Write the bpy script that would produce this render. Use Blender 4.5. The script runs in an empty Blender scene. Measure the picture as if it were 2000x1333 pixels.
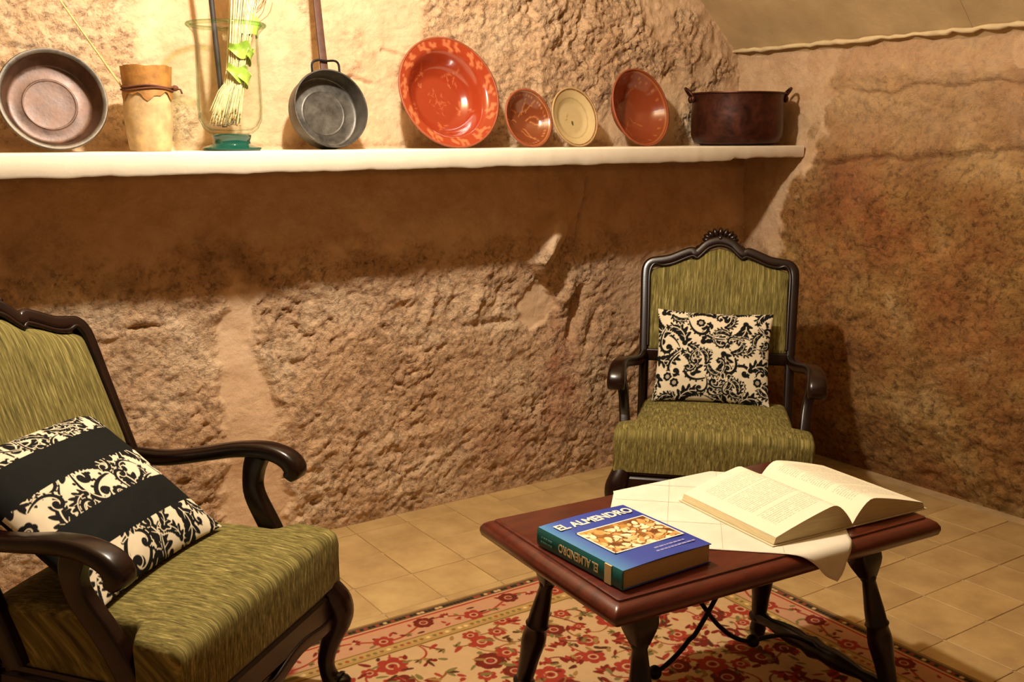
import bpy, bmesh, math, random
import numpy as np
from mathutils import Vector, Matrix

rng = np.random.default_rng(7)
random.seed(7)
scene = bpy.context.scene
col = scene.collection
R = math.radians


def S(h, a=1.0):
    h = h.lstrip('#')
    c = [int(h[i:i + 2], 16) / 255 for i in (0, 2, 4)]
    return tuple((x / 12.92 if x <= .04045 else ((x + .055) / 1.055) ** 2.4) for x in c) + (a,)


# ------------------------------------------------------------------ camera, light, exposure
cam_d = bpy.data.cameras.new('camera')
cam = bpy.data.objects.new('camera', cam_d)
col.objects.link(cam)
FPX = 1989.0
cam_d.sensor_fit = 'HORIZONTAL'
cam_d.sensor_width = 36.0
cam_d.lens = 36.0 * FPX / 2000.0
cam_d.clip_start = .02
PITCH = math.atan((666.5 - 275) / FPX)
cam.location = (0, 0, 1.4)
cam.rotation_euler = (math.pi / 2 - PITCH, 0, -R(34.05))
scene.camera = cam

world = bpy.data.worlds.new('world')
scene.world = world
world.use_nodes = True
bg = world.node_tree.nodes['Background']
bg.inputs[0].default_value = (1.0, .50, .24, 1)
bg.inputs[1].default_value = .12

LAMP = (1.14, 2.22, 2.40)
ld = bpy.data.lights.new('ceiling_lamp_light', 'POINT')
ld.energy = 128
ld.color = (1.0, .925, .825)
ld.shadow_soft_size = .045
lo = bpy.data.objects.new('ceiling_lamp_light', ld)
col.objects.link(lo)
lo.location = LAMP

vs = scene.view_settings
vs.view_transform = 'Standard'
vs.look = 'None'
vs.gamma = 1
vs.use_curve_mapping = False
vs.exposure = .42


# ------------------------------------------------------------------ material helpers
class NT:
    def __init__(s, name):
        s.m = bpy.data.materials.new(name)
        s.m.use_nodes = True
        s.t = s.m.node_tree
        s.b = s.t.nodes['Principled BSDF']
        s.out = s.t.nodes['Material Output']

    def n(s, typ, ins=None, **kw):
        nd = s.t.nodes.new('ShaderNode' + typ)
        for k, v in kw.items():
            setattr(nd, k, v)
        for k, v in (ins or {}).items():
            sk = nd.inputs[k]
            if isinstance(v, bpy.types.NodeSocket):
                s.t.links.new(v, sk)
            else:
                sk.default_value = v
        return nd

    def set(s, **kw):
        for k, v in kw.items():
            k = {'base': 'Base Color', 'rough': 'Roughness', 'metal': 'Metallic', 'normal': 'Normal', 'spec': 'Specular IOR Level',
                 'coat': 'Coat Weight', 'coatr': 'Coat Roughness', 'sheen': 'Sheen Weight'}.get(k, k)
            if isinstance(v, bpy.types.NodeSocket):
                s.t.links.new(v, s.b.inputs[k])
            else:
                s.b.inputs[k].default_value = v

    def coord(s, out='Object', scale=(1, 1, 1), rot=(0, 0, 0)):
        c = s.n('TexCoord')
        return s.n('Mapping', {'Vector': c.outputs[out], 'Scale': scale, 'Rotation': rot}).outputs[0]

    def noise(s, vec, scale, detail=4, rough=.55, dist=0.0):
        return s.n('TexNoise', {'Vector': vec, 'Scale': scale, 'Detail': detail, 'Roughness': rough, 'Distortion': dist}).outputs['Fac']

    def ramp(s, fac, stops, interp='LINEAR'):
        r = s.n('ValToRGB', {'Fac': fac})
        cr = r.color_ramp
        cr.interpolation = interp
        while len(cr.elements) < len(stops):
            cr.elements.new(.5)
        for e, (p, c) in zip(cr.elements, stops):
            e.position = p
            e.color = c if len(c) == 4 else tuple(c) + (1,)
        return r.outputs['Color']

    def mix(s, fac, a, b, mode='MIX'):
        m = s.n('MixRGB', {'Fac': fac, 'Color1': a, 'Color2': b}, blend_type=mode)
        return m.outputs[0]

    def math(s, op, a, b=0.0):
        return s.n('Math', {0: a, 1: b}, operation=op).outputs[0]

    def bump(s, h, strength=.3, dist=.01):
        return s.n('Bump', {'Height': h, 'Strength': strength, 'Distance': dist}).outputs[0]


MATS = {}


def mat_plain(name, c, rough=.6, metal=0.0, var=.12, vscale=14, bump=0.0, bscale=60, spec=.5, coat=0.0, stretch=(1, 1, 1)):
    t = NT(name)
    v = t.coord('Object', stretch)
    nz = t.noise(v, vscale, 5)
    c = S(c) if isinstance(c, str) else c
    lo_ = tuple(x * (1 - var * 1.6) for x in c[:3]) + (1,)
    hi_ = tuple(min(1, x * (1 + var * 1.6)) for x in c[:3]) + (1,)
    t.set(base=t.ramp(nz, [(.3, lo_), (.7, hi_)]), rough=rough, metal=metal, spec=spec, coat=coat)
    if bump:
        t.set(normal=t.bump(t.noise(v, bscale, 4), bump, .004))
    MATS[name] = t.m
    return t.m


def mat_vcol(name, rough=.8, spec=.3, bump=.25, bscale=500, sheen=0.0, coat=0.0, attr='col'):
    t = NT(name)
    a = t.n('VertexColor', layer_name=attr)
    v = t.coord('Object')
    nz = t.noise(v, 40, 3)
    c = t.mix(.12, a.outputs['Color'], t.ramp(nz, [(.3, (.5, .5, .5, 1)), (.7, (1, 1, 1, 1))]), 'MULTIPLY')
    t.set(base=c, rough=rough, spec=spec, sheen=sheen, coat=coat)
    if bump:
        t.set(normal=t.bump(t.noise(v, bscale, 2), bump, .001))
    MATS[name] = t.m
    return t.m


def mat_wood(name, dark, light, rough=.32, scale=(1, 1, 1), coat=.35):
    t = NT(name)
    v = t.coord('Object', scale)
    a = t.noise(v, 9, 6, .6, .6)
    c = t.ramp(a, [(.28, S(dark)), (.62, S(light)), (.8, S(dark))])
    b = t.noise(v, 90, 3)
    c = t.mix(.35, c, t.ramp(b, [(.35, (.45, .45, .45, 1)), (.65, (1, 1, 1, 1))]), 'MULTIPLY')
    t.set(base=c, rough=rough, coat=coat, coatr=.18, spec=.4, normal=t.bump(b, .06, .002))
    MATS[name] = t.m
    return t.m


def mat_rock(name, stops, speck=.5, bumpk=.5, pit=.3):
    """rock: vertex attribute tint.r = plaster, tint.g = red stain, tint.b = ochre dirt"""
    t = NT(name)
    v = t.coord('Object')
    a = t.n('VertexColor', layer_name='tint')
    sep = t.n('SeparateColor', {0: a.outputs['Color']})
    n1 = t.noise(v, 3.2, 6, .6, .4)
    n2 = t.noise(v, 19, 8, .68, .5)
    n3 = t.noise(v, 75, 5, .6)
    base = t.ramp(n1, stops)
    base = t.mix(speck, base, t.ramp(n2, [(.30, (.32, .27, .22, 1)), (.5, (.9, .88, .85, 1)), (.72, (1.25, 1.2, 1.12, 1))]), 'MULTIPLY')
    base = t.mix(.3, base, t.ramp(n3, [(.36, (.4, .34, .28, 1)), (.52, (1, 1, 1, 1))]), 'MULTIPLY')
    n4 = t.noise(v, 36, 7, .72, .3)
    base = t.mix(pit, base, t.ramp(n4, [(.38, S('3c2714')), (.49, (1, 1, 1, 1))]), 'MULTIPLY')
    plaster = t.ramp(t.noise(v, 9, 6), [(.3, S('c6a27c')), (.7, S('dcbc96'))])
    base = t.mix(sep.outputs[0], base, plaster)
    base = t.mix(t.math('MULTIPLY', sep.outputs[1], t.ramp(n2, [(.35, (.2,) * 3 + (1,)), (.6, (1,) * 4)])), base, S('9c4a2c'))
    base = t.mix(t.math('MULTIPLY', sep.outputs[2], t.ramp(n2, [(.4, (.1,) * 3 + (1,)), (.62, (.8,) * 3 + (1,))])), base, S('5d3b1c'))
    t.set(base=base, rough=.93, spec=.15)
    inv = t.math('SUBTRACT', 1.0, t.math('MULTIPLY', sep.outputs[0], .75))
    h = t.math('ADD', t.math('ADD', t.math('MULTIPLY', n2, .8), t.math('MULTIPLY', n3, .45)), t.math('MULTIPLY', n4, .6))
    h = t.math('MULTIPLY', h, inv)
    t.set(normal=t.bump(h, bumpk, .02))
    MATS[name] = t.m
    return t.m


# ------------------------------------------------------------------ mesh helpers
def link_mesh(name, verts, faces, mat, parent=None, smooth=None, uv=None):
    me = bpy.data.meshes.new(name)
    me.from_pydata([tuple(map(float, v)) for v in verts], [], [tuple(map(int, f)) for f in faces])
    me.update()
    bm = bmesh.new()
    bm.from_mesh(me)
    bmesh.ops.recalc_face_normals(bm, faces=bm.faces)
    bm.to_mesh(me)
    bm.free()
    if mat is not None:
        for m_ in (mat if isinstance(mat, (list, tuple)) else [mat]):
            me.materials.append(m_)
    if smooth is not None:
        me.polygons.foreach_set('use_smooth', [True] * len(me.polygons))
        if smooth < 180:
            me.set_sharp_from_angle(angle=R(smooth))
    o = bpy.data.objects.new(name, me)
    col.objects.link(o)
    if parent:
        o.parent = parent
    return o


class MB:
    """collects shapes of ONE part"""

    def __init__(s):
        s.v = []
        s.f = []

    def add(s, v, f, M=None):
        n = len(s.v)
        if M is not None:
            v = [tuple(M @ Vector(p)) for p in v]
        s.v += [tuple(p) for p in v]
        s.f += [tuple(i + n for i in q) for q in f]
        return s

    def build(s, name, mat, parent=None, smooth=None):
        return link_mesh(name, s.v, s.f, mat, parent, smooth)

    def rings(s, rings, cap=True, closed=True, M=None):
        n = len(rings[0])
        v = [p for r in rings for p in r]
        f = []
        for i in range(len(rings) - 1):
            for j in range(n if closed else n - 1):
                a, b = i * n + j, i * n + (j + 1) % n
                f.append((a, b, b + n, a + n))
        if cap and closed:
            f.append(tuple(range(n))[::-1])
            f.append(tuple(range((len(rings) - 1) * n, len(rings) * n)))
        return s.add(v, f, M)

    def lathe(s, prof, seg=32, M=None, closed_prof=False):
        rings = []
        for r, z in prof:
            rings.append([(r * math.cos(2 * math.pi * k / seg), r * math.sin(2 * math.pi * k / seg), z) for k in range(seg)])
        if closed_prof:
            rings.append(rings[0])
            return s.rings(rings, cap=False, M=M)
        return s.rings(rings, cap=True, M=M)

    def tube(s, pts, rad, seg=10, cap=True, M=None):
        pts = [Vector(p) for p in pts]
        rad = rad if isinstance(rad, (list, tuple)) else [rad] * len(pts)
        rings = []
        ref = None
        for i, p in enumerate(pts):
            t = (pts[min(i + 1, len(pts) - 1)] - pts[max(i - 1, 0)]).normalized()
            if ref is None:
                ref = t.orthogonal().normalized()
            a = (ref - t * ref.dot(t)).normalized()
            ref = a
            b = t.cross(a)
            rings.append([tuple(p + (a * math.cos(2 * math.pi * k / seg) + b * math.sin(2 * math.pi * k / seg)) * rad[i]) for k in range(seg)])
        return s.rings(rings, cap=cap, M=M)

    def sweep(s, pts, side, secs, rr=.3, cap=True, M=None):
        """rounded rectangle swept; w along side, h along tangent x side"""
        pts = [Vector(p) for p in pts]
        side = Vector(side).normalized()
        rings = []
        for i, p in enumerate(pts):
            t = (pts[min(i + 1, len(pts) - 1)] - pts[max(i - 1, 0)]).normalized()
            h_ = t.cross(side).normalized()
            w, h = secs[i] if isinstance(secs, list) else secs
            rings.append([tuple(p + side * x + h_ * y) for x, y in rrect(w, h, min(w, h) * rr)])
        return s.rings(rings, cap=cap, M=M)

    def box(s, c, d, M=None):
        x, y, z = c
        a, b, e = d[0] / 2, d[1] / 2, d[2] / 2
        v = [(x + i * a, y + j * b, z + k * e) for k in (-1, 1) for j in (-1, 1) for i in (-1, 1)]
        f = [(0, 2, 3, 1), (4, 5, 7, 6), (0, 1, 5, 4), (2, 6, 7, 3), (0, 4, 6, 2), (1, 3, 7, 5)]
        return s.add(v, f, M)

    def ellipsoid(s, c, r, M=None, seg=12, rings=7, rot=None):
        v, f = [], []
        rot = rot or Matrix.Identity(3)
        rs = []
        for i in range(rings + 1):
            ph = math.pi * i / rings
            sr = max(math.sin(ph), .02)
            rs.append([tuple(Vector(c) + rot @ Vector((r[0] * sr * math.cos(2 * math.pi * k / seg), r[1] * sr * math.sin(2 * math.pi * k / seg), -r[2] * math.cos(ph)))) for k in range(seg)])
        return s.rings(rs, M=M)


def rrect(w, h, r, n=3):
    p = []
    for cx, cy, a0 in ((w / 2 - r, h / 2 - r, 0), (-w / 2 + r, h / 2 - r, 90), (-w / 2 + r, -h / 2 + r, 180), (w / 2 - r, -h / 2 + r, 270)):
        for k in range(n + 1):
            a = R(a0 + 90 * k / n)
            p.append((cx + r * math.cos(a), cy + r * math.sin(a)))
    return p


def smooth_path(pts, sub=6):
    """Catmull-Rom"""
    P_ = [np.array(p, float) for p in pts]
    P_ = [2 * P_[0] - P_[1]] + P_ + [2 * P_[-1] - P_[-2]]
    out = []
    for i in range(1, len(P_) - 2):
        for k in range(sub):
            t = k / sub
            a, b, c, d = P_[i - 1:i + 3]
            out.append(.5 * ((2 * b) + (c - a) * t + (2 * a - 5 * b + 4 * c - d) * t * t + (3 * b - a - 3 * c + d) * t ** 3))
    out.append(P_[-2])
    return [tuple(q) for q in out]


def interp(xs, ys, n):
    t = np.linspace(0, 1, n)
    return np.interp(t, xs, ys)


def empty(name, loc=(0, 0, 0), rz=0.0):
    o = bpy.data.objects.new(name, None)
    o.empty_display_size = .1
    col.objects.link(o)
    o.location = loc
    o.rotation_euler = (0, 0, rz)
    return o


def tag(o, label=None, cat=None, group=None, kind=None):
    if label: o['label'] = label
    if cat: o['category'] = cat
    if group: o['group'] = group
    if kind: o['kind'] = kind
    return o


def set_vcol(o, arr, name='col'):
    """arr: nverts x 3 linear"""
    me = o.data
    at = me.color_attributes.new(name, 'FLOAT_COLOR', 'POINT')
    buf = np.ones((len(me.vertices), 4), np.float32)
    buf[:, :3] = arr
    at.data.foreach_set('color', buf.ravel())


def grid_mesh(name, X, Y, Z, mat, parent=None, smooth=True, extra=None):
    """X,Y,Z: HxW arrays -> sheet mesh built quickly"""
    h, w = X.shape
    me = bpy.data.meshes.new(name)
    co = np.stack([X, Y, Z], -1).reshape(-1, 3).astype(np.float32)
    idx = np.arange(h * w).reshape(h, w)
    q = np.stack([idx[:-1, :-1], idx[:-1, 1:], idx[1:, 1:], idx[1:, :-1]], -1).reshape(-1, 4)
    me.vertices.add(len(co))
    me.vertices.foreach_set('co', co.ravel())
    me.loops.add(q.size)
    me.loops.foreach_set('vertex_index', q.ravel().astype(np.int32))
    me.polygons.add(len(q))
    me.polygons.foreach_set('loop_start', (np.arange(len(q)) * 4).astype(np.int32))
    me.polygons.foreach_set('loop_total', np.full(len(q), 4, np.int32))
    me.update(calc_edges=True)
    me.polygons.foreach_set('use_smooth', np.full(len(q), smooth))
    me.materials.append(mat)
    o = bpy.data.objects.new(name, me)
    col.objects.link(o)
    if parent: o.parent = parent
    return o


# ------------------------------------------------------------------ numpy noise
_perm = rng.permutation(512)
_grad = rng.normal(size=(512, 2))
_grad /= np.linalg.norm(_grad, axis=1, keepdims=True)


def perlin(x, y):
    xi, yi = np.floor(x).astype(int), np.floor(y).astype(int)
    xf, yf = x - xi, y - yi
    u, v = xf ** 3 * (xf * (6 * xf - 15) + 10), yf ** 3 * (yf * (6 * yf - 15) + 10)

    def g(ix, iy, dx, dy):
        k = _perm[(_perm[ix & 511] + iy) & 511]
        return _grad[k, 0] * dx + _grad[k, 1] * dy
    a = g(xi, yi, xf, yf)
    b = g(xi + 1, yi, xf - 1, yf)
    c = g(xi, yi + 1, xf, yf - 1)
    d = g(xi + 1, yi + 1, xf - 1, yf - 1)
    return (a + (b - a) * u) * (1 - v) + (c + (d - c) * u) * v


def fbm(x, y, f, o=4, gain=.5):
    s, a, t = 0, 1, 0
    for i in range(o):
        s = s + a * perlin(x * f + 17.3 * i, y * f - 9.1 * i)
        t += a
        a *= gain
        f *= 2.03
    return s / t * 1.6


def ridged(x, y, f, o=4):
    s, a, t = 0, 1, 0
    for i in range(o):
        s = s + a * (1 - 2.2 * np.abs(perlin(x * f + 31.7 * i, y * f + 5.9 * i)))
        t += a
        a *= .5
        f *= 2.1
    return s / t


def sstep(a, b, x):
    t = np.clip((x - a) / (b - a), 0, 1)
    return t * t * (3 - 2 * t)


def gauss(x, z, cx, cz, sx, sz):
    return np.exp(-((x - cx) / sx) ** 2 - ((z - cz) / sz) ** 2)


# ------------------------------------------------------------------ materials
M_rock = mat_rock('rock_back', [(.30, S('c49d76')), (.5, S('d9b48c')), (.68, S('e6c8a2'))], .45, .9, .5)
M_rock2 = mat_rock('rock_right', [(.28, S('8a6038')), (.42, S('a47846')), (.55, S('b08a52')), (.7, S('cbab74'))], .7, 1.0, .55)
M_vault = mat_plain('vault_stone', 'b89e72', .9, var=.1, vscale=5, bump=.5, bscale=22, spec=.15)
M_bead = mat_plain('plaster_bead', 'cdb78c', .9, var=.08, bump=.4, bscale=40, spec=.15)
M_shelf = mat_plain('white_plaster', 'd9cdb6', .85, var=.04, vscale=8, bump=.25, bscale=30, spec=.2)
M_woodc = mat_wood('chair_wood', '0c0503', '200d07', .26, (1, 1, 3), .0)
M_woodt = mat_wood('table_wood', '3c140b', '5c2112', .30, (1, 5, 5), .35)
M_woodl = mat_wood('table_leg_wood', '0e0604', '1e0d07', .3, (1, 1, 1), .0)
M_iron = mat_plain('iron', '14100e', .5, .6, var=.2)
M_handle = mat_wood('handle_wood', '3a2014', '543222', .55, (4, 4, 1), 0)


def fabric():
    t = NT('olive_velvet')
    c = t.n('TexCoord')
    sx = t.n('SeparateXYZ', {0: c.outputs['Object']})
    along = t.math('SUBTRACT', sx.outputs[1], sx.outputs[2])
    across = t.math('ADD', sx.outputs[0], t.math('MULTIPLY', along, .06))
    v = t.n('CombineXYZ', {0: t.math('MULTIPLY', across, 150.0), 1: t.math('MULTIPLY', along, 20.0), 2: 0.0}).outputs[0]
    n = t.noise(v, 1.0, 3, .6)
    v2 = t.n('CombineXYZ', {0: t.math('MULTIPLY', across, 420.0), 1: t.math('MULTIPLY', along, 60.0), 2: 3.0}).outputs[0]
    n2 = t.noise(v2, 1.0, 2, .6)
    s = t.math('ADD', t.math('MULTIPLY', n, .62), t.math('MULTIPLY', n2, .38))
    cc = t.ramp(s, [(.33, S('3c361a')), (.46, S('5f562c')), (.56, S('7c713e')), (.68, S('a69b62'))])
    t.set(base=cc, rough=.85, spec=.15, normal=t.bump(n2, .18, .002))
    return t.m


M_fab = fabric()
M_pillow = mat_vcol('pillow_print', .85, .2, .2, 700)
M_rug = mat_vcol('rug_pile', .95, .05, .5, 420)
M_glaze = mat_vcol('glazed_clay', .16, .5, .0, coat=.5)
M_claydull = mat_vcol('dull_glaze', .35, .4, .1, 200)
M_clayback = mat_plain('clay_back', '8a4424', .6, var=.1)
M_creamback = mat_plain('cream_back', 'a88a5a', .55, var=.1)


def metal_pan(name, c1, c2, rough, metal, ring=60):
    t = NT(name)
    v = t.coord('Object')
    n = t.noise(v, 16, 6, .65, .4)
    n2 = t.noise(v, 70, 4)
    c = t.ramp(n, [(.32, S(c1)), (.66, S(c2))])
    c = t.mix(.3, c, t.ramp(n2, [(.35, (.5, .5, .5, 1)), (.6, (1, 1, 1, 1))]), 'MULTIPLY')
    t.set(base=c, rough=t.ramp(n, [(.3, (rough * .8,) * 3), (.7, (rough * 1.25,) * 3)]), metal=metal, normal=t.bump(n2, .12, .003))
    return t.m


M_cop = metal_pan('old_copper', '3f2a1e', '684a38', .42, .3)
M_coprim = metal_pan('tinned_rim', '3f382f', '6e6456', .45, .5)
M_tin = metal_pan('tinned_pan', '3a3731', '605b52', .42, .5)
M_pot = metal_pan('dark_copper', '2a140c', '5a2c1a', .42, .6)


def glass_mat(name, mid, edge):
    """thin clear glass: tinted transmission that deepens towards the rim, with mirror reflection at grazing angles"""
    t = NT(name)
    lw = t.n('LayerWeight', {'Blend': .35})
    f = lw.outputs['Facing']
    tr = t.n('BsdfTransparent', {'Color': t.ramp(f, [(.45, mid), (1.0, edge)])})
    gl = t.n('BsdfGlossy', {'Color': (.95, 1, .95, 1), 'Roughness': .03})
    fac = t.math('ADD', .025, t.math('MULTIPLY', t.math('POWER', f, 4.0), .30))
    mx = t.n('MixShader', {0: fac, 1: tr.outputs[0], 2: gl.outputs[0]})
    t.t.links.new(mx.outputs[0], t.out.inputs[0])
    return t.m


M_glass = glass_mat('clear_glass', (.975, .988, .965, 1), (.40, .55, .42, 1))
t_ = NT('green_glass')
t_.set(base=S('1c5f50'), rough=.08, coat=.5)
t_.b.inputs['Transmission Weight'].default_value = .45
M_green = t_.m


# ------------------------------------------------------------------ floor
SHX0, SHX1 = -.35, 3.545
fl = MB().box((1.2, 1.0, -.0235), (5.6, 5.4, .04)).build('floor', mat_plain('mortar', 'b0946a', .9, var=.1, bump=.2, spec=.2))
tag(fl, 'beige square tiled floor of the vaulted room', 'floor', kind='structure')


def tile_material():
    t = NT('floor_tile')
    v = t.coord('Object')
    oi = t.n('ObjectInfo')
    off = t.n('VectorMath', {0: v, 1: t.n('CombineXYZ', {0: t.math('MULTIPLY', oi.outputs['Random'], 40.0), 1: t.math('MULTIPLY', oi.outputs['Random'], 17.0), 2: 0.0}).outputs[0]}).outputs[0]
    n = t.noise(off, 7, 6, .6)
    c = t.ramp(n, [(.3, S('a08154')), (.5, S('b09260')), (.7, S('bea06c'))])
    c = t.mix(.55, c, t.ramp(oi.outputs['Random'], [(0, (.84, .82, .79, 1)), (.5, (.95, .95, .94, 1)), (1, (1.05, 1.04, 1.0, 1))]), 'MULTIPLY')
    t.set(base=c, rough=.55, spec=.3, normal=t.bump(t.noise(off, 30, 4), .12, .004))
    return t.m


M_tile = tile_material()
TS = .209
XL = [2.74 + TS * k for k in range(-21, 5)]
YL = [2.79 - TS * k for k in range(-1, 20)]
tb = MB()
g = TS / 2 - .0010
tb.rings([[(x * k_, y * k_, z) for x, y in rrect(2 * g, 2 * g, .006, 1)] for k_, z in ((1, -.012), (1, -.0015), (.985, 0))])
t0 = tb.build('tile', M_tile, fl)
tme = t0.data
rest = MB()
first = True
for i, x in enumerate(XL):
    for j, y in enumerate(YL):
        cx, cy = x + TS / 2, y + TS / 2
        if cx > 3.62 or cx < -1.5: continue
        inview = (.9 < cx) and (1.15 < cy) and not (cx < 2.3 and cy < 2.4) and cy < 3.15
        if inview:
            o = t0 if first else bpy.data.objects.new('tile', tme)
            if not first:
                col.objects.link(o)
                o.parent = fl
            first = False
            o.location = (cx, cy, random.uniform(-.0007, .0007))
        elif cy < 3.15:
            rest.box((cx, cy, -.006), (2 * g, 2 * g, .012))
ro = rest.build('tile_field', M_tile, fl)
ro['kind'] = 'stuff'
# cut border strip of narrow tiles along the back wall
for i, x in enumerate(XL):
    cx = x + TS / 2
    if -1 < cx < 3.62:
        b = MB()
        b.rings([[(px, py, z) for px, py in rrect(2 * g, .32, .006, 1)] for z in (-.012, -.001)])
        o = b.build('border_tile', M_tile, fl)
        o.location = (cx, 2.79 + 2 * TS + .161, 0.0)

# ------------------------------------------------------------------ rock walls
def axis(a, b, c, d, fine, coarse):
    return np.unique(np.round(np.concatenate([np.arange(a, b, coarse), np.arange(b, c, fine), np.arange(c, d + coarse, coarse)]), 5))


# back wall -------------------------------------------------------
xs = axis(-1.6, .3, 3.72, 3.9, .0068, .06)
zs = axis(-.03, -.02, 2.06, 2.75, .0068, .05)
X, Z = np.meshgrid(xs, zs)
baseY = np.interp(Z, [0, .3, .95, 1.28, 1.38, 1.85, 2.8], [3.30, 3.295, 3.30, 3.33, 3.41, 3.425, 3.44])
wx = X + .04 * fbm(X, Z, 5, 3)
wz = Z + .04 * fbm(X + 9, Z + 4, 5, 3)
big = fbm(wx, wz, 1.6, 3)
chip = ridged(wx, wz, 6.5, 4)
fine = fbm(wx, wz, 22, 4, .65)
grain = fbm(X * 1.0 + .6 * Z, Z, 55, 2)
# plaster mask
strip_c = np.interp(Z, [0, .15, .45, .7, .92], [1.17, 1.15, 1.14, 1.12, 1.15])
strip_w = np.interp(Z, [0, .15, .45, .7, .92], [.115, .11, .10, .07, .06])
edge_n = .06 * fbm(X, Z, 9, 4)
m_strip = 1 - sstep(-.015, .03, np.abs(X - strip_c) - strip_w + edge_n)
m_strip *= 1 - sstep(.9, 1.0, Z)
under = sstep(.96, 1.06, Z + edge_n * 1.4) * (1 - sstep(1.36, 1.42, Z))
spl = gauss(X, Z, 2.34, .74, .10, .10)
m_spl = sstep(.40, .60, spl + edge_n * 5 + .2 * fbm(X, Z, 7, 3))
up_pl = sstep(-.10, .10, fbm(X, Z, 2.2, 4) + .25 * gauss(X, Z, 1.5, 1.6, .5, .4) - .25 * gauss(X, Z, .5, 1.75, .35, .25) - .45 * gauss(X, Z, 2.6, 1.95, .55, .22)) * sstep(1.36, 1.42, Z)
right_pl = sstep(.40, .6, gauss(X, Z, 3.05, .85, .40, .30) + edge_n * 1.6)
plaster = np.clip(np.maximum.reduce([m_strip, under * .9, m_spl, up_pl * .85, right_pl * .6]), 0, 1)
rough = 1 - .86 * plaster
amp_up = 1 + .9 * gauss(X, Z, 2.7, 1.95, .6, .25)
ca_, sa_ = math.cos(.62), math.sin(.62)
ua, va = wx * ca_ + wz * sa_, -wx * sa_ + wz * ca_
aniso = fbm(ua * .6, va, 19, 4, .72)
lumps = fbm(wx + 40, wz, 4.2, 4, .5)
pits = np.clip(fbm(ua * .7 + 7, va, 26, 3, .6) - .12, 0, 1)
patch = sstep(-.25, .35, fbm(X + 2, Z, 2.6, 3))
disp = .022 * big + rough * amp_up * (.012 * lumps + (.008 + .010 * patch) * aniso + .004 * (chip - .3) * (1 + amp_up) - .026 * pits * (.5 + .8 * patch) + .007 * fine + .004 * grain) + plaster * (.003 * fbm(X, Z, 14, 3) + .006 * fbm(X, Z, 4, 3))
# plaster lies a little proud or recessed
disp += -.006 * m_strip - .008 * m_spl
# jutting lump below the shelf with a sharp left face, and the step running up to the shelf
ridge_x = np.interp(Z, [.84, .93, 1.02, 1.12, 1.28], [2.40, 2.31, 2.36, 2.41, 2.425]) + .015 * fbm(X, Z, 12, 2)
dxr = X - ridge_x
prof = sstep(-.028, .0, dxr) * (1 - sstep(.0, .17, dxr))
hgt = np.interp(Z, [.80, .87, .95, 1.03, 1.10, 1.2, 1.3], [0, .05, .115, .115, .065, .045, .03])
disp += prof * hgt
# carved gouges (vertical scallops) below the shadow line
for cx, cz, sx, sz, dp in ((1.86, .80, .016, .075, .016), (1.96, .80, .018, .07, -.014), (2.06, .79, .018, .08, .018), (2.16, .81, .02, .05, -.016), (2.55, .70, .03, .09, -.05), (2.50, .80, .03, .06, .03), (1.75, .83, .05, .02, .016), (2.62, .60, .02, .08, -.02), (2.1, .70, .12, .015, -.014), (.80, .815, .055, .007, -.02)):
    rot = .35 if sz > sx else -.35
    xr = (X - cx) - rot * (Z - cz)
    disp += dp * np.exp(-(xr / sx) ** 2 - ((Z - cz) / sz) ** 2)
# deep crack lines
for pts in ([(2.62, 1.26), (2.60, 1.17), (2.575, 1.10), (2.56, 1.0)], [(1.75, 1.72), (1.9, 1.69), (2.0, 1.73)], [(1.52, 1.60), (1.62, 1.62), (1.7, 1.60)]):
    for (x0, z0), (x1, z1) in zip(pts[:-1], pts[1:]):
        tt = np.clip(((X - x0) * (x1 - x0) + (Z - z0) * (z1 - z0)) / ((x1 - x0) ** 2 + (z1 - z0) ** 2), 0, 1)
        dd = np.hypot(X - x0 - tt * (x1 - x0) + .01 * fine, Z - z0 - tt * (z1 - z0))
        disp -= .016 * np.exp(-(dd / .007) ** 2)
disp *= sstep(-.01, .05, Z) * .8 + .2
Yw = baseY - disp
wb = grid_mesh('wall_back', X, Yw, Z, M_rock)
red = np.clip(gauss(X, Z, 2.47, .47, .10, .18) * 1.1 + .5 * gauss(X, Z, 2.2, .22, .25, .12) + .35 * gauss(X, Z, 3.0, 1.1, .5, .2), 0, 1) * (.4 + .9 * np.clip(fbm(X, Z, 8, 3) + .3, 0, 1))
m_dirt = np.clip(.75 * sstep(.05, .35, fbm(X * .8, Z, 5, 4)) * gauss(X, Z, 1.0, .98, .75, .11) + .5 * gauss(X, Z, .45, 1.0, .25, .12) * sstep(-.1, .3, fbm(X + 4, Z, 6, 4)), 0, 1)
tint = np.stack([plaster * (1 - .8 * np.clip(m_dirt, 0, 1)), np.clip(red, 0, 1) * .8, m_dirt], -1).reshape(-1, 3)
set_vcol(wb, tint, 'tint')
tag(wb, 'rough carved sandstone wall with pale plaster patches behind the shelf', 'wall', kind='structure')

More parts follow.
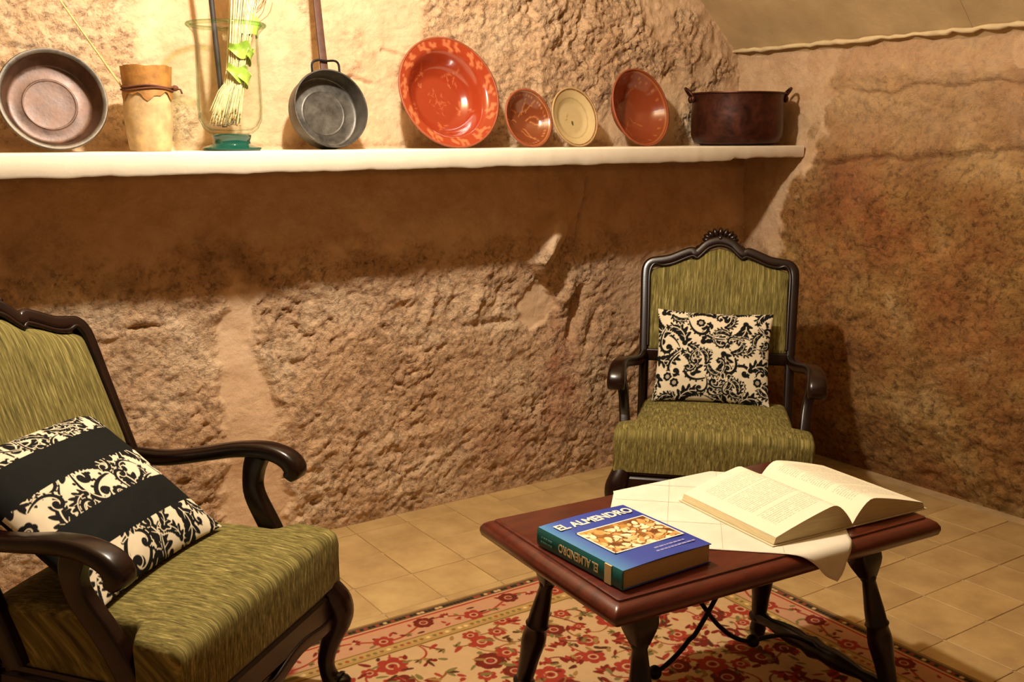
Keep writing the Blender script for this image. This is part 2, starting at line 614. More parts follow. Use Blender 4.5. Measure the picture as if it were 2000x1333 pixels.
# right wall ------------------------------------------------------
ys = axis(-.9, 1.2, 3.5, 3.62, .0075, .06)
zs2 = axis(-.03, -.02, 1.90, 2.0, .0075, .03)
Yr, Zr = np.meshgrid(ys, zs2)
baseX = np.interp(Zr, [0, .08, .3, .6, 1.2, 1.45, 1.9], [3.645, 3.60, 3.52, 3.49, 3.52, 3.575, 3.57])
wy = Yr + .05 * fbm(Yr, Zr, 4, 3)
wz = Zr + .05 * fbm(Yr + 3, Zr + 8, 4, 3)
chip = ridged(wy + 20, wz, 5.5, 5)
fine = fbm(wy + 11, wz, 20, 4, .66)
edge_n = .06 * fbm(Yr + 5, Zr, 8, 4)
pl1 = sstep(-.03, .03, 3.02 - .0 * Zr - np.abs(Yr - 3.25) * 0 - 3.02 + (Yr - (2.93 + .32 * np.clip(1.45 - Zr, -.3, .9))) + 2.2 * edge_n) * sstep(.80, 1.0, Zr + 2 * edge_n)
pl2 = .8 * sstep(.4, .55, gauss(Yr, Zr, 2.06, 1.71, .06, .08) + 2.5 * edge_n)
pl3 = np.maximum(sstep(1.58, 1.68, Zr + edge_n) * .6, sstep(1.1, 1.6, Zr + 2 * edge_n) * .42)
pl = np.clip(np.maximum.reduce([pl1 * .8, pl2, pl3]), 0, 1)
ua, va = wy * .88 - wz * .47, wy * .47 + wz * .88
d2 = .026 * fbm(Yr + 3, Zr, 1.7, 3) + (1 - .8 * pl) * (.008 * (chip - .3) + .016 * fbm(wy + 50, wz, 4.5, 4) + .015 * fbm(ua * .6, va, 13, 5, .62) - .02 * np.clip(fbm(ua * .7 + 7, va, 24, 3, .6) - .1, 0, 1) + .008 * fine)
lz = 1.335 + .05 * fbm(Yr, Zr * .3, 3, 3) - .05 * (Yr - 2.4)
d2 -= .030 * np.exp(-((Zr - lz) / .022) ** 2) * sstep(3.05, 2.8, Yr)
lz = 1.60 + .04 * fbm(Yr + 7, Zr * .3, 4, 3)
d2 -= .018 * np.exp(-((Zr - lz) / .010) ** 2) * sstep(2.95, 2.7, Yr)
d2 *= sstep(-.01, .05, Zr) * .85 + .15
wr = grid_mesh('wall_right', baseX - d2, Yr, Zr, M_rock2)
red2 = np.clip(1.2 * fbm(Yr, Zr, 2.4, 4) + .15 + .5 * gauss(Yr, Zr, 2.75, 1.0, .35, .2), 0, 1) * .5
dirt2 = np.clip(1.3 * fbm(Yr + 13, Zr, 3.1, 5) + .05, 0, 1) * .7
set_vcol(wr, np.stack([pl, red2 * (1 - pl), dirt2 * (1 - pl)], -1).reshape(-1, 3), 'tint')
tag(wr, 'reddish brown rough rock wall beside the far armchair', 'wall', kind='structure')

# vault -----------------------------------------------------------
VX, VZ, VR = 1.39, None, 3.0
phi0 = R(46)
SPRX, SPRZ = 3.56, 1.79
cxv = SPRX - VR * math.sin(phi0)
czv = SPRZ - VR * math.cos(phi0)
ceil = empty('ceiling', (cxv, 1.4, SPRZ))
tag(ceil, 'pale stone barrel vault springing from the right wall', 'ceiling', kind='structure')
bounds = [phi0 + R(1.5), phi0 - R(13)]
while bounds[-1] > -phi0: bounds.append(bounds[-1] - R(9))
yj0 = [3.75, 2.255, 1.2, .15, -.9]
for c in range(len(bounds) - 1):
    a0, a1 = bounds[c], bounds[c + 1]
    yj = yj0 if c % 2 == 0 else [3.75, 2.75, 1.7, .65, -.45, -.9]
    for k in range(len(yj) - 1):
        y0, y1 = yj[k] - .0005, yj[k + 1] + .0005
        b = MB()
        rings = []
        for q in range(6):
            a = a0 - R(.03) + (a1 - a0 + R(.06)) * q / 5
            sn, cs = math.sin(a), math.cos(a)
            rings.append([(VR * sn, y0 - 1.4, VR * cs + czv - SPRZ), (VR * sn, y1 - 1.4, VR * cs + czv - SPRZ),
                          ((VR + .16) * sn, y1 - 1.4, (VR + .16) * cs + czv - SPRZ), ((VR + .16) * sn, y0 - 1.4, (VR + .16) * cs + czv - SPRZ)])
        b.rings(rings)
        b.build('vault_stone', M_vault, ceil, 30)
# mortar bead along the springing line
pts = []
for i in range(90):
    y = 3.44 - i * .035
    pts.append((3.535 + .006 * math.sin(i * 1.7) + random.uniform(-.006, .006), y, 1.798 + random.uniform(-.004, .004)))
bead = MB().tube(pts, [.009 + random.uniform(-.003, .003) for _ in pts], 8).build('trim_1', M_bead, None, 180)
tag(bead, 'pale mortar line between right wall and vault', 'trim', kind='structure')

# ------------------------------------------------------------------ shelf
def shz(x): return 1.366 + (x - .4) / 3.1 * .014


SF = 3.0
shelf_me = MB()
ring = []
N = 170
for i in range(N + 1):
    x = SHX0 + (SHX1 - SHX0) * i / N
    zt = shz(x)
    th = .066 - .008 * (x - .4) / 3.1 + .0022 * math.sin(x * 31) * math.sin(x * 7.3) + random.uniform(-.0012, .0012)
    if x > 3.13: th -= .008 + random.uniform(0, .004)
    fr = SF + .003 * math.sin(x * 5) + random.uniform(-.001, .001)
    zb = zt - th
    bk = 3.46
    ring.append([(x, fr + .004, zb), (x, fr, zb + .006), (x, fr, zt - .007), (x, fr + .003, zt - .002), (x, fr + .008, zt), (x, bk, zt), (x, bk, zb)])
shelf = shelf_me.rings(ring).build('wall_shelf', M_shelf, None, 40)
tag(shelf, 'long white plastered ledge shelf running along the rock wall', 'shelf')

# ------------------------------------------------------------------ painter on numpy canvases
class Canvas:
    def __init__(s, w, h, res, bgc):
        """w,h in metres; res metres per sample"""
        s.res = res
        s.W, s.H = int(round(w / res)) + 1, int(round(h / res)) + 1
        s.a = np.zeros((s.H, s.W, 3), np.float32)
        s.a[:] = bgc[:3]

    def _win(s, x, y, r):
        i0, i1 = max(0, int((x - r) / s.res) - 1), min(s.W, int((x + r) / s.res) + 3)
        j0, j1 = max(0, int((y - r) / s.res) - 1), min(s.H, int((y + r) / s.res) + 3)
        if i0 >= i1 or j0 >= j1: return None
        xx, yy = np.meshgrid(np.arange(i0, i1) * s.res - x, np.arange(j0, j1) * s.res - y)
        return (slice(j0, j1), slice(i0, i1)), xx, yy

    def _put(s, sl, d, c):
        m = np.clip(.5 - d / s.res, 0, 1)[..., None]
        s.a[sl] = s.a[sl] * (1 - m) + np.array(c[:3]) * m

    def disc(s, x, y, r, c):
        w = s._win(x, y, r)
        if w: s._put(w[0], np.hypot(w[1], w[2]) - r, c)

    def ring(s, x, y, r, t, c):
        w = s._win(x, y, r + t)
        if w: s._put(w[0], np.abs(np.hypot(w[1], w[2]) - r) - t / 2, c)

    def leaf(s, x, y, L, Wd, ang, c, grow=0.0):
        """lens from base (x,y) along ang"""
        cx, cy = x + math.cos(ang) * L / 2, y + math.sin(ang) * L / 2
        w = s._win(cx, cy, L / 2 + Wd + grow)
        if not w: return
        ca, sa = math.cos(ang), math.sin(ang)
        u = (w[1] * ca + w[2] * sa) / (L / 2 + grow)
        v = (-w[1] * sa + w[2] * ca)
        prof = (Wd / 2) * np.sqrt(np.clip(1 - u * u, 0, 1)) * (1 - .25 * u) + grow * (np.abs(u) < 1)
        d = np.where(np.abs(u) < 1, np.abs(v) - prof, 1)
        s._put(w[0], d, c)

    def stroke(s, pts, wds, c, grow=0.0):
        pts = np.array(pts, float)
        wds = np.broadcast_to(np.array(wds, float), (len(pts),))
        seg = np.hypot(*np.diff(pts, axis=0).T)
        tot = np.concatenate([[0], np.cumsum(seg)])
        n = max(2, int(tot[-1] / max(s.res * .8, 1e-5)))
        tt = np.linspace(0, tot[-1], n)
        xs_, ys_, w_ = np.interp(tt, tot, pts[:, 0]), np.interp(tt, tot, pts[:, 1]), np.interp(tt, tot, wds)
        for x, y, w in zip(xs_, ys_, w_):
            s.disc(x, y, w / 2 + grow, c)

    def rect(s, x0, y0, x1, y1, c):
        j0, j1, i0, i1 = [int(round(v / s.res)) for v in (y0, y1, x0, x1)]
        s.a[max(j0, 0):max(j1, 0), max(i0, 0):max(i1, 0)] = c[:3]

    def sample(s, x, y):
        i = np.clip((np.asarray(x) / s.res + .5).astype(int), 0, s.W - 1)
        j = np.clip((np.asarray(y) / s.res + .5).astype(int), 0, s.H - 1)
        return s.a[j, i]


def rosette(c, x, y, r, fg, bgc, n=7, ctr=None):
    for k in range(n):
        a = 2 * math.pi * k / n
        c.disc(x + math.cos(a) * r * .66, y + math.sin(a) * r * .66, r * .40, fg)
    c.disc(x, y, r * .6, fg)
    c.ring(x, y, r * .36, r * .13, bgc)
    c.disc(x, y, r * .16, ctr or bgc)


def lobed(c, pts, r0, r1, fg, bgc, gr):
    """fat leaf with scalloped edge along a curve, tapering from r0 to r1"""
    n = len(pts)
    sh = []
    for i, (x, y) in enumerate(pts):
        t = i / (n - 1)
        r = (r0 + (r1 - r0) * t) * (.35 + .65 * math.sin(math.pi * min(1, .15 + .85 * t)) ** .6)
        a = math.atan2(pts[min(i + 1, n - 1)][1] - pts[max(i - 1, 0)][1], pts[min(i + 1, n - 1)][0] - pts[max(i - 1, 0)][0])
        sh.append((x, y, r, a))
    for pas in (0, 1):
        g_, cc_ = (gr, bgc) if pas == 0 else (0, fg)
        for i, (x, y, r, a) in enumerate(sh):
            c.disc(x, y, r * .62 + g_, cc_)
            if i % 3 == 1:
                for s_ in (-1, 1):
                    c.leaf(x, y, r * 1.55, r * .75, a + s_ * 1.05, cc_, g_)
    c.stroke([(p[0], p[1]) for p in sh[2:-3]], gr * .9, bgc)
    for i, (x, y, r, a) in enumerate(sh):
        if i % 6 == 4 and i < n - 4:
            for s_ in (-1, 1):
                c.stroke([(x, y), (x + math.cos(a + s_ * .8) * r * .9, y + math.sin(a + s_ * .8) * r * .9)], [gr * .8, gr * .3], bgc)


def scroll(c, x, y, sz, ang, flip, fg, bgc):
    """stem that rolls into a spiral, with small knobs outside"""
    pts = []
    a = ang
    for i in range(60):
        t = i / 59
        a += flip * (.03 + .34 * t ** 1.5)
        st_ = sz * .05 * (1 - .72 * t)
        x += math.cos(a) * st_
        y += math.sin(a) * st_
        pts.append((x, y, a))
    P2 = [(p[0], p[1]) for p in pts]
    w = [sz * (.035 + .085 * math.sin(math.pi * i / 59)) for i in range(60)]
    c.stroke(P2, w, bgc, sz * .03)
    c.stroke(P2, w, fg)
    c.disc(P2[-1][0], P2[-1][1], sz * .06, fg)
    for i in range(6, 40, 5):
        q = pts[i]
        c.disc(q[0] + math.cos(q[2] - flip * 1.57) * sz * .075, q[1] + math.sin(q[2] - flip * 1.57) * sz * .075, sz * .040, fg)


def damask(c, x0, y0, x1, y1, cell, fg, bgc, seed, cover=.56):
    rn = random.Random(seed)
    thr = .5 * (sum(fg[:3]) + sum(bgc[:3])) / 3

    def dark(x, y, r):
        w = c._win(x, y, r)
        return 1.0 if not w else float((c.a[w[0]].mean(-1) < thr).mean())

    def leafy(x, y, k):
        a = rn.uniform(0, 6.3)
        f_ = rn.choice((-1, 1))
        pts = []
        px, py = x - math.cos(a + .4 * f_) * cell * .5 * k, y - math.sin(a + .4 * f_) * cell * .5 * k
        for q in range(22):
            a += f_ * .105
            px += math.cos(a) * cell * .05 * k
            py += math.sin(a) * cell * .05 * k
            pts.append((px, py))
        lobed(c, pts, cell * .20 * k, cell * .14 * k, fg, bgc, cell * .03 * k)
        scroll(c, px, py, cell * .85 * k, a + .5, f_, fg, bgc)

    for j in range(int((y1 - y0) / cell) + 1):
        for i in range(int((x1 - x0) / cell) + 1):
            leafy(x0 + (i + .5 * (j % 2) + rn.uniform(-.1, .1)) * cell, y0 + (j + .3 + rn.uniform(-.1, .1)) * cell, 1.0)
    for it in range(420):
        x, y = rn.uniform(x0, x1), rn.uniform(y0, y1)
        d = dark(x, y, cell * .22)
        if d < .30:
            k = rn.random()
            if k < .5: leafy(x, y, .62)
            elif k < .8: scroll(c, x, y, cell * .62, rn.uniform(0, 6.3), rn.choice((-1, 1)), fg, bgc)
            else:
                c.disc(x, y, cell * .19, bgc)
                rosette(c, x, y, cell * .15, fg, bgc)


BLACK, CREAM = S('0c0b08'), S('d8cbae')

# ------------------------------------------------------------------ pillow
def pillow(name, w, h, th, res, canvas, backc, ears=.012):
    root = empty(name)
    nu, nv = canvas.W, canvas.H
    u = np.linspace(-1, 1, nu)
    v = np.linspace(-1, 1, nv)
    U, V = np.meshgrid(u, v)

    def shape(U, V, sgn):
        prof = (np.clip(1 - np.abs(U) ** 2.6, 0, 1) ** .62) * (np.clip(1 - np.abs(V) ** 2.6, 0, 1) ** .62)
        pin = 1 - .055 * (1 - np.abs(V) ** 2) * np.abs(U) ** 3
        pin2 = 1 - .055 * (1 - np.abs(U) ** 2) * np.abs(V) ** 3
        wr_ = .004 * fbm(U * 1.3 + 3, V * 1.3, 2.2, 3) * prof
        return U * w / 2 * pin, V * h / 2 * pin2, sgn * (th / 2 * prof + wr_)
    x, y, z = shape(U, V, 1)
    f = grid_mesh('front_cover', x, y, z, M_pillow, root)
    set_vcol(f, canvas.a.reshape(-1, 3))
    U2, V2 = np.meshgrid(np.linspace(-1, 1, 40), np.linspace(-1, 1, 40))
    x, y, z = shape(U2, V2, -1)
    b = grid_mesh('back_cover', x[:, ::-1], y, z[:, ::-1], M_pillow, root)
    set_vcol(b, np.tile(np.array(backc[:3]), (1600, 1)))
    return root


def place(o, origin, xdir, updir):
    """local x->xdir, local y->updir(ish), local z = normal"""
    x = Vector(xdir).normalized()
    z = x.cross(Vector(updir)).normalized()
    y = z.cross(x)
    o.matrix_world = Matrix.Translation(Vector(origin)) @ Matrix((x, y, z)).transposed().to_4x4()


# ------------------------------------------------------------------ armchair
def back_y(z): return .50 + (z - .43) * .40


def armchair(name, loc, ang, arm_front=0.0):
    root = empty(name, loc, ang)
    # seat cushion: T shaped, lofted front to back
    mb = MB()
    rings = []
    ysn = [0, .006, .02, .045, .08, .11, .125, .135, .15, .2, .3, .4, .48, .53, .55]
    for y in ysn:
        e = min(1, max(0, y / .030))
        inset = .020 * (1 - math.sqrt(max(0, 1 - (1 - e) ** 2)))
        hw = np.interp(y, [0, .115, .14, .55], [.335, .333, .272, .262]) - inset * .5
        top = .428 - inset + .012 * math.sin(min(1, y / .5) * math.pi)
        bot = .288
        if y > .5: top -= .02 * (y - .5) / .05
        ring_ = []
        r = .022
        # bottom-left -> up left side -> top -> right side
        pr = [(-hw, bot)] + [(-hw + .002, bot + (top - r - bot) * k / 3) for k in (1, 2)]
        for k in range(5):
            a = R(180 - 90 * k / 4)
            pr.append((-hw + r + r * math.cos(a), top - r + r * math.sin(a)))
        for k in range(1, 8):
            s_ = -1 + 2 * k / 8
            pr.append(((hw - r) * s_, top + .010 * (1 - s_ * s_) * min(1, y / .08)))
        for k in range(5):
            a = R(90 - 90 * k / 4)
            pr.append((hw - r + r * math.cos(a), top - r + r * math.sin(a)))
        pr += [(hw - .002, bot + (top - r - bot) * k / 3) for k in (2, 1)] + [(hw, bot)]
        rings.append([(x, y, z) for x, z in pr])
    mb.rings(rings)
    mb.build('seat_cushion', M_fab, root, 60)
    # seat rail
    mb = MB()
    out = [(-.325, .012), (.325, .012), (.325, .125), (.275, .14), (.262, .545), (-.262, .545), (-.275, .14), (-.325, .125)]
    rings = []
    for k_, z in ((1.0, .20), (1.025, .21), (1.025, .262), (1.0, .27), (1.02, .278), (1.02, .29)):
        rings.append([(x * k_, .27 + (y - .27) * k_, z) for x, y in out])
    mb.rings(rings)
    mb.build('seat_rail', M_woodc, root, 30)
    mb = MB()
    ap = []
    for i in range(25):
        s_ = -1 + 2 * i / 24
        ap.append((s_ * .30, .012, .205 - .018 * math.cos(s_ * 2 * math.pi) * (1 - abs(s_)) - .012))
    mb.sweep(ap, (0, 1, 0), (.022, .035))
    mb.build('front_apron', M_woodc, root, 40)
    # cabriole front legs
    for sg in (-1, 1):
        path = smooth_path([(sg * .300, .035, .285), (sg * .318, .010, .235), (sg * .322, .004, .19), (sg * .306, .022, .13), (sg * .296, .032, .075), (sg * .300, .022, .03), (sg * .312, .005, .018)], 4)
        n = len(path)
        wds = interp([0, .15, .35, .55, .72, .86, 1], [.07, .078, .066, .046, .038, .046, .050], n)
        mb = MB().sweep(path, (1, 0, 0), [(float(w), float(w)) for w in wds], .4)
        mb.ellipsoid((sg * .312, .0, .018), (.026, .028, .018))
        mb.build('front_leg', M_woodc, root, 50)
    for sg in (-1, 1):
        path = smooth_path([(sg * .262, .535, .30), (sg * .262, .545, .2), (sg * .264, .575, .10), (sg * .268, .625, 0)], 4)
        MB().sweep(path, (1, 0, 0), [(.042, float(w)) for w in interp([0, 1], [.05, .036], len(path))], .2).build('back_leg', M_woodc, root, 40)
    # back frame
    prof = [(-.270, .29), (-.272, .45), (-.276, .62), (-.281, .78), (-.284, .875), (-.279, .908), (-.262, .925), (-.235, .930), (-.19, .938), (-.14, .958), (-.108, .968), (-.092, .960), (-.075, .972), (-.045, .998), (0, 1.010)]
    full = prof + [(-x, z) for x, z in prof[-2::-1]]
    P3 = smooth_path([(x, back_y(z) + .012, z) for x, z in full], 4)
    nrm = Vector((0, -1, .40)).normalized()
    mb = MB().sweep(P3, nrm, (.052, .036), .28)
    mb.build('back_frame', M_woodc, root, 40)
    mb = MB()
    P4 = smooth_path([(x * .945, back_y(z) - .012, z - (.012 if abs(x) < .26 else 0)) for x, z in full if z > .55], 3)
    mb.sweep(P4, nrm, (.016, .012), .4).build('inner_molding', M_woodc, root, 50)
    MB().sweep([(x, back_y(.585) + .012, .585) for x in np.linspace(-.268, .268, 9)], (0, 0, 1), (.05, .04), .25).build('lower_back_rail', M_woodc, root, 40)
    # carved crest
    mb = MB()
    for k in range(-4, 5):
        a = R(k * 21)
        L = .036 - .0018 * abs(k)
        cx, cz = math.sin(a) * .052, 1.014 + math.cos(a) * .028
        rot = Matrix.Rotation(-a * -1.0, 3, 'Y')
        mb.ellipsoid((cx, back_y(cz) + .006, cz), (.0115, .018, L * .68), rot=Matrix.Rotation(a, 3, 'Y'), seg=8, rings=6)
    for k in (-1, 1):
        for q in range(4):
            mb.ellipsoid((k * (.052 + .016 * q), back_y(1.0) + .004, 1.012 - .011 * q - .004), (.015, .015, .010), rot=Matrix.Rotation(k * .55, 3, 'Y'), seg=8, rings=6)
    mb.ellipsoid((0, back_y(1.03) - .004, 1.024), (.015, .017, .015), seg=10)
    mb.build('crest_carving', M_woodc, root, 180)
    # upholstered back panel
    topf = lambda x: float(np.interp(abs(x), [0, .045, .075, .092, .108, .14, .19, .235, .262], [.985, .974, .950, .940, .945, .936, .916, .908, .898]))
    nu, nv = 41, 25
    ux = np.linspace(-.262, .262, nu)
    Xp = np.tile(ux, (nv, 1))
    tz = np.linspace(0, 1, nv)[:, None]
    topv = np.array([topf(x) for x in ux])[None, :]
    Zp = .60 + (topv - .60) * tz
    bul = (np.clip(1 - np.abs(Xp / .264) ** 5, 0, 1) ** .5) * (np.clip(1 - np.abs(2 * tz - 1) ** 7, 0, 1) ** .5)
    Yp = .50 + (Zp - .43) * .40 - .004 - .032 * bul
    v = np.stack([Xp, Yp, Zp], -1).reshape(-1, 3)
    vb = np.stack([Xp, .50 + (Zp - .43) * .40 + .02, Zp], -1).reshape(-1, 3)
    n_ = len(v)
    f = []
    for j in range(nv - 1):
        for i in range(nu - 1):
            a = j * nu + i
            f.append((a, a + 1, a + nu + 1, a + nu))
            f.append((n_ + a, n_ + a + nu, n_ + a + nu + 1, n_ + a + 1))
    bd = [i for i in range(nu)] + [j * nu + nu - 1 for j in range(1, nv)] + [(nv - 1) * nu + i for i in range(nu - 2, -1, -1)] + [j * nu for j in range(nv - 2, 0, -1)]
    for a, b in zip(bd, bd[1:] + bd[:1]): f.append((b, a, n_ + a, n_ + b))
    link_mesh('back_upholstery', np.concatenate([v, vb]), f, M_fab, root, 60)
    # arms
    for sg in (-1, 1):
        path = smooth_path([(sg * .278, .57, .585), (sg * .292, .47, .582), (sg * .312, .37, .596), (sg * .328, .28, .612), (sg * .336, .20, .614), (sg * .338, .145, .598), (sg * .338, .122, .572), (sg * .338, .132, .552)], 5)
        n = len(path)
        w = interp([0, .3, .6, .8, 1], [.040, .045, .058, .064, .060], n)
        h = interp([0, .3, .6, .8, .92, 1], [.042, .036, .040, .044, .044, .030], n)
        MB().sweep(path, (1, 0, 0), [(float(a), float(b)) for a, b in zip(w, h)], .34).build('arm', M_woodc, root, 50)
        path = smooth_path([(sg * .302, .130, .27), (sg * .304, .145, .34), (sg * .310, .185, .42), (sg * .320, .232, .50), (sg * .330, .238, .555), (sg * .333, .225, .600)], 5)
        n = len(path)
        h = interp([0, .4, .7, 1], [.060, .052, .048, .058], n)
        MB().sweep(path, (1, 0, 0), [(.036, float(b)) for b in h], .2).build('arm_support', M_woodc, root, 40)
    return root


MR, AR = (2.388, 2.338, 0), R(-45.68)
ML, AL = (.743, 2.057, 0), R(38.52)
RUGZ = .009
ch1 = armchair('armchair', (MR[0], MR[1], 0), AR)
tag(ch1, 'dark carved wooden armchair with olive green velvet in the far corner', 'armchair', 'matching carved armchairs')
ch2 = armchair('armchair', (ML[0], ML[1], RUGZ), AL)
tag(ch2, 'dark carved wooden armchair with olive velvet cut off by the left frame edge', 'armchair', 'matching carved armchairs')


def loc2w(M_, A, u, b, z):
    return Vector((M_[0] + u * math.cos(A) - b * math.sin(A), M_[1] + u * math.sin(A) + b * math.cos(A), z + M_[2]))


# right pillow
cv = Canvas(.43, .355, .0018, CREAM)
damask(cv, 0, 0, .43, .355, .112, BLACK, CREAM, 5)
p1 = pillow('cushion', .43, .355, .10, .0018, cv, BLACK)
dirx = loc2w(MR, AR, 1, .0, 0) - loc2w(MR, AR, 0, 0, 0)
upv = loc2w(MR, AR, .0, .155, .355) - loc2w(MR, AR, 0, 0, 0)
bl = loc2w(MR, AR, -.012, .395, .44)
ctr = bl + upv.normalized() * .355 / 2
xd = (dirx + Vector((0, 0, -.02))).normalized()
place(p1, ctr, xd, upv)
tag(p1, 'rectangular black and cream damask cushion on the far armchair', 'cushion', 'damask cushions')

# left pillow
cv = Canvas(.48, .46, .0016, CREAM)
damask(cv, 0, 0, .48, .46, .13, BLACK, CREAM, 11)
DK = S('090b06')
cv.rect(0, .098, .48, .185, DK)
cv.rect(0, .280, .48, .375, DK)
p2 = pillow('cushion', .48, .46, .13, .0016, cv, BLACK)
BRc = Vector((.722, 2.362, .452))
BLc = Vector((.362, 2.045, .452))
TRc = Vector((.525, 2.653, .712))
xd = (BRc - BLc).normalized()
upv = (TRc - BRc).normalized()
place(p2, (BRc + BLc) / 2 + upv * .23 + Vector((0, 0, .012)), xd, upv)
tag(p2, 'large cushion with black stripes and damask bands on the near left armchair', 'cushion', 'damask cushions')

# ------------------------------------------------------------------ rug
RX0, RX1, RY0, RY1 = -.35, 2.39, .72, 2.53
SAND, PINKS, REDC, DRED, BRN, OLV, TAN = S('b4946a'), S('b08463'), S('8e3526'), S('6c251a'), S('4d2c1c'), S('6e6236'), S('a98550')
RES = .003
rc = Canvas(RX1 - RX0, RY1 - RY0, RES, SAND)
RW, RH = RX1 - RX0, RY1 - RY0


def rug_flower(x, y, r, kind, rn):
    if kind == 0:
        rosette(rc, x, y, r, REDC, SAND, 6, DRED)
    elif kind == 1:
        rosette(rc, x, y, r, DRED, PINKS, 8, REDC)
        rc.ring(x, y, r * .78, r * .1, BRN)
    elif kind == 2:
        a = rn.uniform(0, 6.3)
        for k in range(5):
            rc.leaf(x, y, r * 1.1, r * .5, a + (k - 2) * .5, REDC if k % 2 else DRED)
        rc.disc(x, y, r * .3, SAND)
    else:
        a = rn.uniform(0, 6.3)
        for k in range(3):
            rc.leaf(x, y, r * .9, r * .35, a + (k - 1) * .7, OLV if k != 1 else BRN)


def vine(x, y, a, L, c, w, rn):
    pts = [(x, y)]
    k = rn.choice((-1, 1)) * rn.uniform(.08, .22)
    for i in range(int(L / .01)):
        a += k + .10 * math.sin(i * .5)
        x += math.cos(a) * .01
        y += math.sin(a) * .01
        pts.append((x, y))
    rc.stroke(pts, [w * (1 - .4 * i / len(pts)) for i in range(len(pts))], c)
    return x, y, a


rn = random.Random(4)
BW = .195
# field
step = .088
for j in range(int(RH / step) + 1):
    for i in range(int(RW / step) + 1):
        x = (i + .5 + .5 * (j % 2)) * step + rn.uniform(-.025, .025)
        y = (j + .5) * step + rn.uniform(-.025, .025)
        if not (BW < x < RW - BW and BW < y < RH - BW): continue
        a = rn.uniform(0, 6.3)
        x2, y2, a2 = vine(x, y, a, rn.uniform(.08, .15), rn.choice((DRED, S('7b4a28'), REDC, S('8a5a30'))), .007, rn)
        rug_flower(x2, y2, rn.uniform(.014, .026), rn.choice((0, 2, 3, 3)), rn)
        rug_flower(x, y, rn.uniform(.024, .046), rn.choice((0, 0, 1, 2, 2, 3)), rn)
        for _ in range(5):
            rc.leaf(x + rn.uniform(-.06, .06), y + rn.uniform(-.06, .06), rn.uniform(.020, .042), rn.uniform(.009, .016), rn.uniform(0, 6.3), rn.choice((BRN, OLV, DRED, S('8a6a38'), REDC)))


def border(along_len, tf):
    """paint one border side; tf maps (s along, d from the edge) to canvas xy"""
    def line(d, w, c):
        rc.stroke([tf(d * .5, d), tf(along_len - d * .5, d)], w, c)
    for d in np.arange(.0, BW, .0028): line(d, .006, PINKS)
    for d in np.arange(0, .010, .0028): line(d, .005, S('8a6c42'))
    for d in np.arange(.012, .036, .0028): line(d, .005, S('5a4630'))
    line(.040, .005, S('b98a62'))
    line(.048, .007, REDC)
    line(.058, .004, S('c08058'))
    for d in np.arange(.150, BW, .0028): line(d, .006, S('a4854f'))
    line(.150, .0035, S('6b4a28'))
    line(.192, .0045, S('6b4a28'))
    line(.182, .0025, S('8a6236'))
    s = .02
    while s < along_len:
        p = tf(s, .0245)
        rc.disc(*p, .0062, rn.choice((S('b99a68'), S('2c2418'), S('8a3a28'), S('2c2418'))))
        s += .0125
    s = .02
    while s < along_len:
        rc.disc(*tf(s, .170), .0065, rn.choice((S('7a5a30'), S('6e6236'), S('8d4a2c'), S('c9a970'))))
        s += .021
    pts = [tf(s, .104 + .026 * math.sin(s * 2 * math.pi / .30)) for s in np.arange(0, along_len, .006)]
    rc.stroke(pts, .007, S('8f3a22'))
    s = .04
    k = 0
    while s < along_len:
        d = .104 + .026 * math.sin(s * 2 * math.pi / .30)
        rug_flower(*tf(s, d), .030 if k % 2 == 0 else .020, (0, 3, 1, 2)[k % 4], rn)
        for _ in range(3):
            rc.leaf(*tf(s + rn.uniform(.02, .06), .104 + rn.uniform(-.035, .035)), rn.uniform(.016, .03), .010, rn.uniform(0, 6.3), rn.choice((BRN, OLV, DRED, REDC)))
        s += .075
        k += 1


border(RH, lambda s, d: (d, s))
border(RW, lambda s, d: (s, d))
border(RH, lambda s, d: (RW - d, s))
border(RW, lambda s, d: (s, RH - d))
rx = axis(0, 1.28, RW - .0001, RW, .003, .02)
rx[-1] = RW
ry = axis(0, .25, RH - .0001, RH, .003, .02)
ry[-1] = RH
rx, ry = np.unique(np.clip(rx, 0, RW)), np.unique(np.clip(ry, 0, RH))
# edge rows folded down to the floor
rx2 = np.concatenate([[0], rx, [RW]])
ry2 = np.concatenate([[0], ry, [RH]])
XX, YY = np.meshgrid(rx2, ry2)
ZZ = np.full_like(XX, RUGZ)
ZZ += .0006 * fbm(XX, YY, 30, 2)
ZZ[0, :] = ZZ[-1, :] = 0.0012
ZZ[:, 0] = ZZ[:, -1] = 0.0012
rug = grid_mesh('rug', XX + RX0, YY + RY0, ZZ, M_rug)
set_vcol(rug, rc.sample(XX, YY).reshape(-1, 3))
tag(rug, 'floral rug in red and sand with dark dotted border under the table', 'rug')

# ------------------------------------------------------------------ table
TC, TA, TZ = (1.676, 1.636, 0), R(-4), .52
table = empty('side_table', (TC[0], TC[1], RUGZ), TA)
tag(table, 'dark mahogany low table with splayed turned legs carrying the books', 'table')
TH = TZ - RUGZ
tl, td = .955, .555


def trect(inset, z, r=.006):
    return [(x, y, z) for x, y in rrect(tl - 2 * inset, td - 2 * inset, r, 2)]


